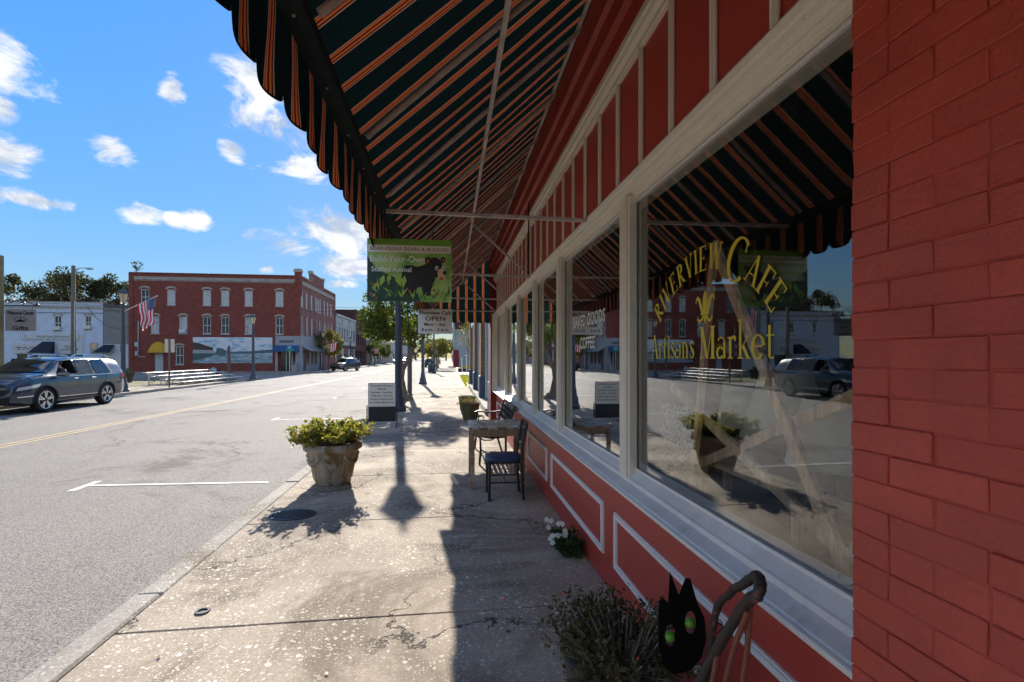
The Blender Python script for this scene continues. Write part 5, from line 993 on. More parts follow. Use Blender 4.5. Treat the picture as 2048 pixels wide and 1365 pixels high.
gh = thing('grey_house', 'narrow grey sided house with white ground floor and black awning', 'building', (-37, 59.3, 0)); paint('grey_siding', (.24, .24, .23), .8, .08, 2); paint('white_wall', (.60, .60, .60), .85, .08, 2)
z = 3.1
while z < 6.8: MB().prism([(-38.39, Ya+.02, z), (-38.39, Ya+.05, z+.2), (-38.39, Ya+.2, z+.2), (-38.39, Ya+.2, z)], (2.64, 0, 0)).build('siding_board', 'grey_siding', gh); z += .2
MB().box(-38.39, -35.75, Ya+.05, 70, 0, 3.1).build('wall', 'white_wall', gh); MB().box(-38.42, -35.75, Ya-.1, Ya+.3, 6.9, 7.1).box(-38.39, -35.75, Ya+.2, 70, 3.1, 6.9).build('upper_wall', 'grey_siding', gh); window(gh, (-37.1, Ya+.06, 4.55), (1, 0, 0), (0, -1, 0), .32, 1.2, 'glass', False)
MB().prism([(-38.9, Ya-.95, 2.12), (-37.15, Ya-.95, 2.12), (-37.2, Ya-.02, 3.0), (-38.3, Ya-.02, 3.0)], (0, .03, .02)).build('awning', 'awning_navy', gh); MB().box(-38.0, -37.1, Ya+.0, Ya+.045, .05, 2.1).build('door', 'frame_white', gh); MB().box(-36.6, -36.2, Ya-.05, Ya+.04, 2.2, 3.0).build('shutter', 'black_ink', gh)
brickmat('brick_beige', 1, (.30, .25, .13), (.24, .20, .10), (.20, .17, .10), .3, .1, .3); brickmat('brick_beige_x', 0, (.30, .25, .13), (.24, .20, .10), (.20, .17, .10), .3, .1, .3)
be = thing('beige_building', 'olive beige brick building at the left edge behind the SUV', 'building', (-20, 15, 0)); MB().box(-30, -17.4, -4, 21.4, 0, 5.6).build('wall', 'brick_beige_x', be); MB().box(-17.4, -17.38, -4, 21.38, 0, 5.6).build('wall', 'brick_beige', be); MB().prism([(-17.45, 21.3, 5.6), (-17.75, 21.3, 8.0), (-30, 21.3, 8.0), (-30, 21.3, 5.6)], (0, -.5, 0)).build('stepped_gable', 'brick_beige_x', be); MB().box(-30, -17.7, 20.7, 21.35, 8.0, 8.15).build('coping', 'stone_grey', be)
wc = thing('welcome_sign', 'grey hanging board reading Welcome Center and Gifts on scrolled iron bracket', 'sign', (-16.8, 21.4, 2.6)); paint('sign_grey', (.36, .34, .33), .6, .06, 4); x0, x1, z0, z1 = -17.36, -16.27, 2.66, 3.52
MB().cbox(x0, x1, 21.40, 21.44, z0, z1, .008).build('board', 'sign_grey', wc); mb = MB(); lettering(mb, 'Welcome Center', .14, ((x0+x1)/2, 21.40, 3.31), RX, UZ, NY, .96, .03, .004); lettering(mb, 'Gifts', .15, ((x0+x1)/2, 21.40, 2.71), RX, UZ, NY, .55, .025, .004)
mb.poly([((x0+x1)/2+a, 21.395, 3.02+b) for a, b in ((-.2, 0), (.18, 0), (.14, .06), (.04, .07), (.0, .13), (-.06, .07), (-.16, .05))]); mb.build('lettering', 'black_ink', wc)
pts_ = [((x0+x1)/2+.24*math.cos(a), 21.393, 3.03+.17*math.sin(a)) for a in [R(20+i*14) for i in range(11)]]; e_ = MB()
for i, q in enumerate(pts_): e_.box(q[0]-.018, q[0]+.018, 21.393, 21.396, q[2]-.02, q[2]+.02)
e_.build('emblem_arc', 'teal_ink', wc)
br_ = MB().tube([(-17.4, 21.42, 3.66), (-16.15, 21.42, 3.66)], .022, 6).tube([(-17.4, 21.42, 4.15), (-17.1, 21.42, 4.05), (-16.7, 21.42, 3.85), (-16.3, 21.42, 3.68)], .016, 6)
for (x, z, r) in ((-17.2, 3.86, .15), (-16.75, 3.76, .08), (-16.25, 3.70, .06)): br_.tube([(x+r*math.cos(a)*(1-a/15), 21.42, z+r*math.sin(a)*(1-a/15)) for a in [i*.5 for i in range(22)]], .014, 5)
br_.tube([(x0+.15, 21.42, z1), (x0+.15, 21.42, 3.66)], .006, 4).tube([(x1-.15, 21.42, z1), (x1-.15, 21.42, 3.66)], .006, 4); br_.build('bracket', 'iron', wc, True)

# ------------------------------------------------------------------ further street buildings
paint('white_facade', (.50, .50, .49), .8, .12, 1, dirt=((.3, .3, .29), .5)); brickmat('brick_far', 1, (.15, .05, .045), (.10, .035, .03), (.10, .08, .07), .22, .08, .4); brickmat('brick_far_x', 0, (.13, .05, .045), (.09, .035, .03), (.08, .06, .055), .22, .08, .4)
wf = thing('ornate_shop', 'white ornate two storey shop front next to the brick corner building', 'building', (-19, 84, 0)); mb = MB(); FX_ = -17.4
ow = [(77.4+i*1.9, 78.4+i*1.9, 4.2, 6.4) for i in range(8)]; wall_holes(mb, (FX_, 76.55, 0), (0, 1, 0), (1, 0, 0), 15.4, 8.2, [(a-76.55, b-76.55, c, d) for a, b, c, d in ow]+[(1+i*5, 5+i*5, .5, 3) for i in range(3)], .2, 0); mb.build('wall', 'white_facade', wf); MB().quad((FX_, 76.55, 8.2), (FX_, 91.95, 8.2), (-34, 91.95, 7.8), (-34, 76.55, 7.8)).build('roof', 'slate', wf)
for (a, b, c, d) in ow: MB().box(FX_-.15, FX_-.12, a, b, c, d).build('window', 'far_window', wf); MB().prism([(FX_+.01, a-.15, d), (FX_+.01, b+.15, d), (FX_+.01, (a+b)/2, d+.5)], (.08, 0, 0)).build('pediment', 'white_facade', wf)
for y in (76.6, 81.6, 86.6, 91.5): MB().box(FX_+.001, FX_+.2, y, y+.35, 3.6, 8.3).build('pilaster', 'white_facade', wf)
MB().box(FX_+.002, FX_+.3, 76.6, 91.9, 8.05, 8.35).box(FX_+.002, FX_+.15, 76.6, 91.9, 7.0, 7.2).build('cornice', 'white_facade', wf); MB().box(FX_+.01, FX_+.06, 76.7, 91.8, 3.05, 3.6).build('fascia', 'brick_far', wf)
for i in range(3): MB().box(FX_-.15, FX_-.1, 77.55+i*5, 81.55+i*5, .5, 3).build('shop_pane', 'far_window', wf)
def block(name, lab, x0, x1, y0, y1, h, mf, ms, side, nwin, shopc='far_window', floors=2):
    """street building: face towards the road with recessed windows, plain flank towards us"""
    t = thing(name, lab, 'building', ((x0+x1)/2, (y0+y1)/2, 0)); fx = x1 if side > 0 else x0; n = (side, 0, 0); L = y1-y0; st = L/nwin; holes = []
    for f in range(1, floors): holes += [(i*st+st*.28, i*st+st*.72, 4.0+(f-1)*3.2, 6.0+(f-1)*3.2) for i in range(nwin)]
    holes += [(i*st+st*.12, i*st+st*.88, .5, 2.8) for i in range(nwin)]
    mb = MB(); wall_holes(mb, (fx, y0, 0), (0, 1, 0), n, L, h, holes, .2); mb.build('wall', mf, t); MB().quad((x0, y0, 0), (x1, y0, 0), (x1, y0, h), (x0, y0, h)).build('flank_wall', ms, t); MB().quad((x0, y0, h-.4), (x1, y0, h-.4), (x1, y1, h-.4), (x0, y1, h-.4)).build('roof', 'slate', t)
    for (a, b, c, d) in holes: MB().box(fx-side*.17, fx-side*.14, y0+a, y0+b, c, d).build('window', 'far_window', t)
    MB().box(min(fx, fx+side*.15), max(fx, fx+side*.15), y0, y1, h-.5, h+.1).build('cornice', mf, t); return t
block('brick_shop', 'dark red brick shop block beyond the white ornate front', -40, -17.4, 92.0, 104, 10.4, 'brick_far', 'brick_far_x', 1, 5)
block('low_shop', 'low tan shop farther along the left pavement', -36, -17.4, 108, 140, 5.5, 'stone_grey', 'stone_grey', 1, 7, floors=1); block('white_shop', 'low white shop at the far end of the left pavement', -36, -17.4, 150, 230, 6, 'white_facade', 'white_facade', 1, 12, floors=1)
paint('peeling_white', (.42, .43, .44), .85, .2, .7, dirt=((.16, .17, .18), .8)); flat('maroon_paint', (.26, .012, .04), .5)
pw = block('peeling_building', 'peeling white painted building beyond the empty lot on our side', .6, 16, 83, 110, 7.6, 'peeling_white', 'peeling_white', -1, 6); MB().box(.55, 16, 82.9, 82.99, 6.4, 7.7).build('brick_parapet', 'brick_far_x', pw); MB().box(.55, 1.5, 82.85, 82.98, 0, 2.9).build('maroon_panel', 'maroon_paint', pw); MB().box(-1.0, .6, 82, 92, 2.9, 3.3).build('green_canopy', 'sign_darkgreen', pw); MB().box(.45, .75, 82.8, 83.1, 2.9, 7.7).build('corner_trim', 'white_facade', pw)
block('far_shop', 'last brick shops on our side of the street', .8, 16, 112, 230, 7, 'brick_far', 'brick_far_x', -1, 20)
# neighbouring shop: tan brick pilasters, blue doors
brickmat('brick_tan', 1, (.36, .23, .13), (.30, .18, .10), (.20, .15, .11), .21, .075, .25); brickmat('brick_tan_x', 0, (.36, .23, .13), (.30, .18, .10), (.16, .12, .09), .21, .075, .25, mort=.014); flat('trim_blue', (.055, .09, .16), .5); flat('trim_pale', (.42, .47, .53), .5)
nb = thing('tan_brick_shop', 'neighbouring tan brick shop with blue and white timber front', 'building', (2, 19, 0)); MB().box(1.32, 9, 12.25, 27, 0, 5.2).build('wall', 'trim_pale', nb)
for y in (12.9, 17.2, 21.6, 26.3):
    MB().box(1.08, 1.4, y, y+.5, .95, 5.0).build('pilaster', 'brick_tan', nb); MB().box(1.075, 1.4, y-.004, y-.001, .95, 5.0).build('pilaster_end', 'brick_tan_x', nb); MB().box(1.03, 1.4, y-.03, y+.53, 0, .95).build('plinth', 'trim_blue', nb)
for y in (13.5, 14.6, 15.8, 17.8, 19, 20.2, 22.2, 23.4, 24.7): MB().box(1.16, 1.33, y, y+.12, .3, 3.2).build('door_post', 'trim_pale', nb); MB().box(1.22, 1.325, y+.14, y+.95, .35, 2.9).build('door_leaf', 'trim_blue', nb)
MB().box(1.12, 1.4, 12.3, 26.9, 3.2, 3.6).build('fascia', 'trim_pale', nb); MB().box(.98, 1.4, 13.5, 26.2, .0, .18).build('step', 'kerb', nb); MB().box(1.05, 1.4, 12.25, 26.95, 5.0, 5.3).build('cornice', 'stone_grey', nb)
# empty lot: lawn, brick bed, two white posts
m, nt, p = newmat('lot_grass'); v = wpos(nt); a = noise(nt, v, 4, 6, .7); setc(nt, p.inputs['Base Color'], mixc(nt, a, (.14, .17, .015), (.34, .33, .05))); bump(nt, p, a, 1, .05)
struct(MB().box(.92, 16, 27.1, 82.8, -.1, .012).build('lawn', 'lot_grass')); np.random.seed(8); gl = MB(); n_ = 5000; pts = np.stack([np.random.uniform(.85, 4, n_), np.random.uniform(27.2, 44, n_), np.full(n_, .03)], 1); leaves(gl, pts, .12, out=np.tile([[0, 0, 2.]], (n_, 1))); leafmat('grass_blade', [(.16, .20, .02), (.30, .30, .04), (.38, .35, .08)], .5); struct(gl.build('grass', 'grass_blade'), 'stuff')
bd = thing('flower_bed', 'raised brick flower bed in the empty lot', 'flower bed', (2.2, 54, 0)); MB().box(.9, 4, 53, 53.25, 0, .42).box(.9, 1.15, 53.25, 58, 0, .42).build('bed_wall', 'brick_far_x', bd); MB().box(1.15, 4, 53.25, 58, 0, .36).build('soil', 'soil', bd); shrub(bd, (2.3, 55, .36), 90, (1.2, 1.6), .5, 16, .12, 'leaf_bright', .4, seed=40)
for k, x in enumerate((1.05, 1.45)): w_ = thing('marker_post', ('thin white post leaning by the flower bed, nearer the pavement', 'thin white post leaning by the flower bed, farther from the pavement')[k], 'post', (x, 43, 0)); MB().tube([(x+.03, 43, 0), (x-.03+.02*k, 43, 1.65)], .05, 8).build('shaft', 'frame_white', w_); MB().ball((x-.03, 43, 1.68), .07, 8).build('cap', 'iron', w_)
tree('bare_tree', 'thin russet leaved tree in the empty lot', (2.6, 60, 0), 6, .09, (0, 0, 4.2), (1.5, 1.6, 1.8), 30, 900, .16, 'leaf_autumn', seed=44, fork=.3, clump=.5)

# ------------------------------------------------------------------ trees behind, utility pole, wires, bleachers
random.seed(50)
labs = ['leafy tree at the left end of the row behind the bookshop', 'second tree from the left behind the bookshop', 'tree behind the bookshop signboard', 'tree behind the utility pole', 'tree behind the right end of the bookshop', 'tree behind the narrow grey house', 'tree just left of the brick building roof']
for i in range(7): tree('background_tree', labs[i], (-62+i*4.3+random.uniform(-.8, .8), 78+random.uniform(-3, 6), 0), 13.5+random.uniform(-1.4, 1.2), .3, (0, 0, 9.6), (3.3, 3.0, 4.1), 44, 5200, .34, 'leaf_far', seed=80+i, fork=.4, clump=.27, group='trees behind the bookshop')
for i in range(9): tree('background_tree', ['distant tree closing the street at the left', 'distant tree left of the road end', 'distant tree over the road end', 'distant tree in the middle of the road end', 'distant tree right of the road end', 'distant tree behind the last shops', 'distant tree behind the brick shops', 'distant tree far behind the ornate shop', 'distant tree far right behind the last shops'][i], (-34+i*8, 262+random.uniform(-12, 12), 0), 10, .4, (0, 0, 6.5), (6, 5, 4.5), 16, 900, 1.1, 'leaf_far', seed=95+i, clump=.4, group='trees at the end of the street')
up_ = thing('utility_pole', 'wooden utility pole with street light arm in front of the bookshop', 'utility pole', (-29.3, 42, 0)); MB().tube([(-29.3, 42, 0), (-29.3, 42, 8.8)], [.19, .13], 10).build('pole', 'pole_wood', up_, True); MB().tube([(-29.3, 42, 8.2), (-28.9, 42, 8.62), (-28.4, 42, 8.65)], .035, 6).build('arm', 'silver_metal', up_); MB().ball((-28.15, 42, 8.6), (.32, .14, .09), 10).build('light_head', 'silver_metal', up_, True)
MB().tube([(-29.12, 41.85, 1.2), (-29.13, 41.85, 6)], .03, 6).build('conduit', 'silver_metal', up_)
def wire(lab, a, b, sag, r=.012):
    a, b = Vector(a), Vector(b); w = MB().tube([a.lerp(b, i/16)-Vector((0, 0, sag*4*(i/16)*(1-i/16))) for i in range(17)], r, 4).build('overhead_wire', 'black_ink', None); return tag(w, lab, 'wire')
wire('upper overhead wire across the brick building front', (-60, 55, 8.6), (-3, 66, 8.2), .5, .02); wire('lower overhead wire across the brick building front', (-60, 54.5, 7.9), (-3, 65, 7.6), .5, .02); wire('slack cable looping from the bookshop roof to the brick wall', (-40, 59, 7.5), (-34.8, 59.1, 5.6), 1.6, .02); wire('thin wire running from the pole across the bookshop', (-29.3, 42, 7.6), (-62, 60, 4.7), .5, .012)
wire('thin wire from the utility pole towards the brick building', (-29.3, 42, 7.3), (-35, 59.1, 6.0), .4, .012)
bl = thing('bleachers', 'low white metal bleachers on the corner facing the road', 'bleachers', (-16.5, 34.5, 0)); paint('alu', (.66, .64, .60), .45, .1, 8, metal=.3)
for k in range(4):
    x = -17.5+k*.65; z = .74-k*.18; MB().cbox(x-.14, x+.14, 30.4-(.0), 38.6, z-.045, z, .008).build('seat_plank', 'alu', bl)
    if k < 3: MB().cbox(x+.27, x+.50, 30.4, 38.6, z-.26, z-.225, .006).build('foot_plank', 'alu', bl)
for i in range(5):
    y = 30.8+i*1.85; f = MB().tube([(-17.5, y, -.01), (-17.5, y, .70)], .035, 6).tube([(-17.5, y, .02), (-15.5, y, .02)], .03, 6).tube([(-17.5, y, .66), (-15.55, y, .12)], .028, 6).tube([(-17.5, y, .1), (-16.6, y, .42)], .022, 6)
    for k in range(1, 4): x = -17.5+k*.65; f.tube([(x, y, 0), (x, y, .70-k*.18)], .03, 6)
    for s in (-1, 1): f.tube([(-17.5, y, .5), (-17.5+.12*s, y, .69)], .02, 5)
    f.build('support_frame', 'alu', bl)
for i in range(4): y = 30.8+i*1.85; MB().tube([(-17.5, y, .62), (-17.5, y+1.85, .06)], .018, 5).build('brace', 'alu', bl)
sp_ = thing('road_sign', 'back of a pale road sign on a grey post by the bleachers', 'sign', (-14.95, 28.1, 0)); MB().box(-14.99, -14.92, 28.08, 28.13, 0, 2.62).build('post', 'post_grey', sp_); MB().cbox(-15.2, -14.72, 28.135, 28.15, 1.88, 2.6, .004).build('plate', 'sign_white', sp_)
ps = thing('timber_stub', 'short weathered timber post before the mural', 'post', (-24.0, 54, 0)); MB().tube([(-24.0, 56.5, 0), (-24.05, 56.5, 2.6), (-24.0, 56.5, 2.9)], [.19, .17, .10], 8).build('post', 'pole_wood', ps); MB().ball((-24.0, 56.38, 2.35), (.18, .1, .45), 8).build('growth', 'pole_wood', ps, True)
up2 = thing('urn_planter', 'dark tapered planter behind the SUV at the lawn edge', 'planter', (-20.6, 34, 0)); MB().lathe([(.26, 0), (.28, .1), (.40, .62), (.43, .66), (.38, .66), (.36, .6), (0, .6)], 16, (-20.6, 34, 0)).build('pot', 'pot_dark', up2, True); shrub(up2, (-20.6, 34, .6), 14, (.3, .3), .4, 10, .09, 'leaf_dark', .5, seed=60)
mrk = thing('small_sign', 'small blue sign on a short stake at the end of the bleachers', 'sign', (-17.9, 39.5, 0)); MB().tube([(-17.9, 39.5, 0), (-17.9, 39.5, .55)], .03, 6).build('stake', 'iron', mrk); MB().prism([(-18.12, 39.49, .55), (-17.68, 39.49, .55), (-17.68, 39.49, .7), (-17.9, 39.49, .88), (-18.12, 39.49, .7)], (0, -.02, 0)).build('plate', 'sky_blue', mrk)
wn_ = thing('litter_can', 'rusty red can standing beside the bleachers', 'bin', (-17.6, 40.0, 0)); MB().lathe([(.2, 0), (.21, .6), (.19, .6), (.18, .1)], 12, (-17.75, 40.0, 0)).build('drum', 'brick_far', wn_, True)
# flag on the lamp post
fg = thing('flag', 'American flag on a white pole angled from the lamp post', 'flag', (-15.2, 24.85, 3.8)); a, b = Vector((-15.15, 24.85, 3.80)), Vector((-13.70, 24.75, 4.52)); MB().tube([a, b], .02, 6).ball(b, .035, 8).build('pole', 'frame_white', fg, True)
flat('flag_red', (.55, .02, .04), .8); flat('flag_white', (.75, .75, .76), .8); flat('flag_blue', (.02, .04, .16), .8); fm = MB(); nu, nv = 13, 26; t0 = a.lerp(b, .97); hoist = (a-b).normalized()*.92
def fpt(u, v):      # u across the stripes (hoist), v along the fly, hanging down
    q = t0+hoist*u*(1-.28*v)+Vector((0, 0, -1))*v*1.35+Vector((.05, .03, 0))*math.sin(v*9+u*4)*v+Vector((-.22*v*(1-u), 0, 0)); return q+Vector((0, .10*math.sin(u*11+v*2)*(.3+v), 0))
for i in range(nu*2+1):
    for j in range(nv+1): fm.v.append(tuple(fpt(i/(nu*2), j/nv)))
for i in range(nu*2):
    for j in range(nv): fm.mat('flag_blue' if (i < 14 and j < nv*.4) else ('flag_red' if (i//2) % 2 == 0 else 'flag_white')); fm.f.append((i*(nv+1)+j, (i+1)*(nv+1)+j, (i+1)*(nv+1)+j+1, i*(nv+1)+j+1)); fm.m.append(fm.cur)
cl = fm.build('cloth', None, fg, True); st_ = MB()
for i in range(9):
    for j in range(6): 
        u, v = (.03+i*.055), (.03+j*.065+(.03 if i % 2 else 0)); q = fpt(u, v)
        for s in (-.012, .012): st_.poly([q+Vector((.016*math.cos(k*1.2566), s, .016*math.sin(k*1.2566))) for k in range(5)])
st_.build('stars', 'flag_white', cl)
for i, (x, y) in enumerate(((-14.9, 61.5), (-15.1, 98))):
    f2_ = thing('flag', ('small flag on the lamp post beside the driving SUV', 'small flag on the farthest left lamp post')[i], 'flag', (x, y, 2.9)); MB().tube([(x-.4, y, 2.9), (x+1.3, y, 3.5)], .02, 5).build('pole', 'frame_white', f2_)
    m2 = MB()
    for k in range(7): m2.mat('flag_red' if k % 2 == 0 else 'flag_white').quad((x+.3+k*.13, y+.04*math.sin(k), 3.2+k*.045), (x+.43+k*.13, y+.04*math.sin(k+1), 3.245+k*.045), (x+.40+k*.11, y, 2.2+k*.05), (x+.29+k*.11, y, 2.2+k*.04))
    m2.build('cloth', None, f2_)
# ------------------------------------------------------------------ vehicles
m, nt, p = newmat('car_blue'); p.inputs['Base Color'].default_value = (.012, .032, .060, 1); p.inputs['Metallic'].default_value = .1; p.inputs['Roughness'].default_value = .30; p.inputs['Coat Weight'].default_value = 1; p.inputs['Coat Roughness'].default_value = .03
m, nt, p = newmat('car_dark'); p.inputs['Base Color'].default_value = (.012, .014, .018, 1); p.inputs['Metallic'].default_value = .4; p.inputs['Roughness'].default_value = .3; p.inputs['Coat Weight'].default_value = 1
m, nt, p = newmat('car_white'); p.inputs['Base Color'].default_value = (.6, .6, .6, 1); p.inputs['Roughness'].default_value = .35; p.inputs['Coat Weight'].default_value = 1
flat('chrome', (.75, .75, .76), .12, 1.); flat('tyre', (.012, .012, .012), .8); flat('alloy', (.62, .62, .64), .25, .9); flat('trim_black', (.015, .015, .016), .5); flat('head_light', (.65, .68, .7), .08, .3, coat=1); flat('tail_light', (.45, .01, .015), .15, coat=1); flat('cabin', (.01, .01, .011), .8); flat('skin', (.42, .24, .17), .55); flat('shirt', (.12, .10, .10), .9); flat('hair', (.05, .035, .025), .8)
def lerp_tab(tab, x):
    if x <= tab[0][0]: return tab[0][1]
    for (a, b), (c, d) in zip(tab, tab[1:]):
        if x <= c:
            k = (x-a)/(c-a); return b+(d-b)*(k*k*(3-2*k)*.5+k*.5)
    return tab[-1][1]
SUVP = dict(L=2.48, top=[(-2.48, .80), (-2.46, 1.02), (-2.40, 1.22), (-2.26, 1.56), (-2.12, 1.69), (-1.8, 1.75), (-.8, 1.79), (.2, 1.775), (.58, 1.71), (1.46, 1.27), (1.62, 1.235), (2.05, 1.17), (2.30, 1.08), (2.43, .95), (2.48, .76)], win=[(-1.62, 1.24), [(.16, 1.06), (.20, .58)], [(-.62, .07), (-.60, .10)], [(-1.52, -.72), (-1.36, -.69)]], scr=(1.40, .66), belt_x=1.2,
            wid=[(-2.48, .78), (-2.4, .88), (-2.1, .95), (-1.3, .985), (1.4, .985), (2.0, .955), (2.3, .88), (2.48, .72)], belt=[(-2.48, 1.20), (1.4, 1.16), (2.48, 1.08)], bot=[(-2.48, .42), (-2.2, .30), (2.1, .26), (2.48, .34)], roof=.70, fa=1.52, ra=-1.27, wr=.40)
ESCP = dict(L=2.28, win=[(-1.88, .9), [(-.36, .74), (-.32, .26)], [(-1.18, -.46), (-1.14, -.44)], [(-1.78, -1.26), (-1.62, -1.22)]], scr=(.97, .30), top=[(-2.28, .80), (-2.25, 1.02), (-2.12, 1.30), (-1.95, 1.50), (-1.7, 1.60), (-.7, 1.67), (.0, 1.64), (.25, 1.58), (1.0, 1.13), (1.2, 1.08), (1.8, .99), (2.1, .88), (2.24, .74), (2.28, .62)],
            wid=[(-2.28, .70), (-2.2, .82), (-1.9, .90), (-1.2, .935), (1.3, .935), (1.8, .90), (2.1, .80), (2.28, .62)], belt=[(-2.28, 1.12), (1.0, 1.0), (2.28, .92)], bot=[(-2.28, .42), (-2.1, .30), (2.0, .25), (2.28, .32)], roof=.62, fa=1.36, ra=-1.35, wr=.35)
def section(P, x):
    t, w, b, zb = lerp_tab(P['top'], x), lerp_tab(P['wid'], x), lerp_tab(P['belt'], x), lerp_tab(P['bot'], x)
    bz = min(b, t-.05); g = max(0, min(1, (t-b)/.5)); wr = (w*.93)*(1-g)+P['roof']*g
    if g <= 0: wr = w*.86
    pz = max(zb+.2, min(.62, bz-.1))
    return [(0, zb), (w*.84, zb), (w*.955, zb+.05), (w*.985, zb+.16), (w*1.0, pz), (w*.985, pz+(bz-pz)*.55), (w*.965, bz-.02), (w*.945, bz+.015*g), (wr+(w*.945-wr)*.5+.015*g, bz+(t-.07-bz)*.5), (wr+.02, t-.075 if g > .2 else t-.03), (wr-.06, t-.028 if g > .2 else t-.012), (wr*.5, t-.004), (0, t)]
def yat(P, x, z):
    s = section(P, x)
    for (a, b), (c, d) in zip(s[2:], s[3:]):
        if b <= z <= d and d > b: return a+(c-a)*(z-b)/(d-b)
    return s[9][0]
def car(name, lab, P, mat, simple=False, open_window=False):
    t = thing(name, lab, 'SUV', (0, 0, 0), world=False); L = P['L']; xs = np.unique(np.concatenate([np.linspace(-L, L, 56), [q[0] for q in P['top']]])); mb = MB(); k = 13
    for x in xs:
        s = section(P, x); ring = s+[(-y, z) for y, z in s[-2:0:-1]]; n = len(ring); mb.v += [(x, y, z) for y, z in ring]
    mb.f = [(i*n+j, (i+1)*n+j, (i+1)*n+(j+1) % n, i*n+(j+1) % n) for i in range(len(xs)-1) for j in range(n)]+[tuple(range(n)), tuple(range((len(xs)-1)*n, len(xs)*n))[::-1]]; mb.m = [0]*len(mb.f)
    body = mb.build('body', mat, t, True); body.data.materials.append(MATS['cabin']); bm_ = bmesh.new(); bm_.from_mesh(body.data); bmesh.ops.recalc_face_normals(bm_, faces=bm_.faces); bm_.to_mesh(body.data); bm_.free()
    cut = MB()
    for x in (P['fa'], P['ra']):
        for s in (-1, 1): cut.lathe([(P['wr']+.055, -.26), (P['wr']+.055, .26)], 28, (x, s*.88, P['wr']), 'y')
    if open_window: cut.prism([(.14, .42, 1.20), (1.06, .42, 1.20), (.62, .42, 1.64), (.19, .42, 1.68)], (0, .8, 0))
    co_ = cut.build('cut', 'cabin', None); bmx = bmesh.new(); bmx.from_mesh(co_.data); bmesh.ops.recalc_face_normals(bmx, faces=bmx.faces); bmx.to_mesh(co_.data); bmx.free()
    md = body.modifiers.new('b', 'BOOLEAN'); md.object = co_; md.operation = 'DIFFERENCE'; md.solver = 'EXACT'
    try: md.material_mode = 'TRANSFER'
    except Exception: pass
    dg = bpy.context.evaluated_depsgraph_get(); nm = bpy.data.meshes.new_from_object(body.evaluated_get(dg)); body.modifiers.clear(); body.data = nm; bpy.data.objects.remove(co_)
    def patch(nm_, c4, mt, par, off=.006, nx=10, nz=4, thick=0):
        g = MB()
        for s in (-1, 1):
            for i in range(nx+1):
                for j in range(nz+1):
                    u, v = i/nx, j/nz; x = (c4[0][0]*(1-u)+c4[1][0]*u)*(1-v)+(c4[3][0]*(1-u)+c4[2][0]*u)*v; z = (c4[0][1]*(1-u)+c4[1][1]*u)*(1-v)+(c4[3][1]*(1-u)+c4[2][1]*u)*v
                    g.v.append((x, s*(yat(P, x, z)+off), z))
            o = (0 if s < 0 else (nx+1)*(nz+1)); q = [(o+i*(nz+1)+j, o+(i+1)*(nz+1)+j, o+(i+1)*(nz+1)+j+1, o+i*(nz+1)+j+1) for i in range(nx) for j in range(nz)]; g.f += q if s < 0 else [f[::-1] for f in q]
        g.m = [0]*len(g.f); return g
    def two(nm_, c4, mt, par, off=.006, sides=(-1, 1), **k):
        g = patch(nm_, c4, mt, par, off, **k); h = len(g.v)//2; hf = len(g.f)//2
        for si, s in enumerate((-1, 1)):
            if s not in sides: continue
            e = MB(); e.v = g.v[si*h:(si+1)*h]; e.f = [tuple(i-si*h for i in f) for f in g.f[si*hf:(si+1)*hf]]; e.m = [0]*len(e.f); e.build(nm_, mt, par, True)
    SC = L/2.48; H = lerp_tab(P['top'], -.8)/1.72; f = lambda pts: [(x*SC, z*H) for x, z in pts]
    Wn = P['win']; (wa, wb), w1, w2, w3 = Wn; fz = lambda pts: [(x, z*H) for x, z in pts]
    two('window_trim', fz([(wa, 1.135), (wb, 1.105), (w1[1][1]+.05, 1.655), (w3[1][0]-.08, 1.66)]), 'trim_black', t, .004, sides=(-1,) if open_window else (-1, 1), nx=24)
    if open_window:
        two('window_trim', fz([(wa, 1.135), (w1[0][0]-.03, 1.12), (w1[1][0]-.03, 1.655), (w3[1][0]-.08, 1.66)]), 'trim_black', t, .004, sides=(1,), nx=16)
    for c4, op in [(fz([(w[0][0], 1.15), (w[0][1], 1.145), (w[1][1], 1.62), (w[1][0], 1.635)]), w is w1) for w in (w1, w2, w3)]:
        two('side_window', c4, 'car_glass', t, .009, sides=(-1,) if (op and open_window) else (-1, 1), nx=8)
    # windscreen and rear window laid on the body
    def screen(nm_, xa, xb, ins, mt):
        g = MB(); nx = 10; sg_ = 1 if xa > 0 else -1
        for i in range(nx+1):
            x = xa+(xb-xa)*i/nx; s = section(P, x); pr_ = [(s[10][0]+.03-ins, (s[9][1]+s[10][1])/2)]+s[10:]; ring = pr_+[(-y, z) for y, z in pr_[-2::-1]]; n = len(ring)
            g.v += [(x+.014*sg_, y*1.004, z+.020) for y, z in ring]
        g.f = [(i*n+j, (i+1)*n+j, (i+1)*n+j+1, i*n+j+1) for i in range(nx) for j in range(n-1)]; g.m = [0]*len(g.f); g.build(nm_, mt, t, True)
    screen('windscreen', P['scr'][0], P['scr'][1], -.02, 'car_glass'); screen('rear_window', -2.31*SC, -2.12*SC, .06, 'car_glass')
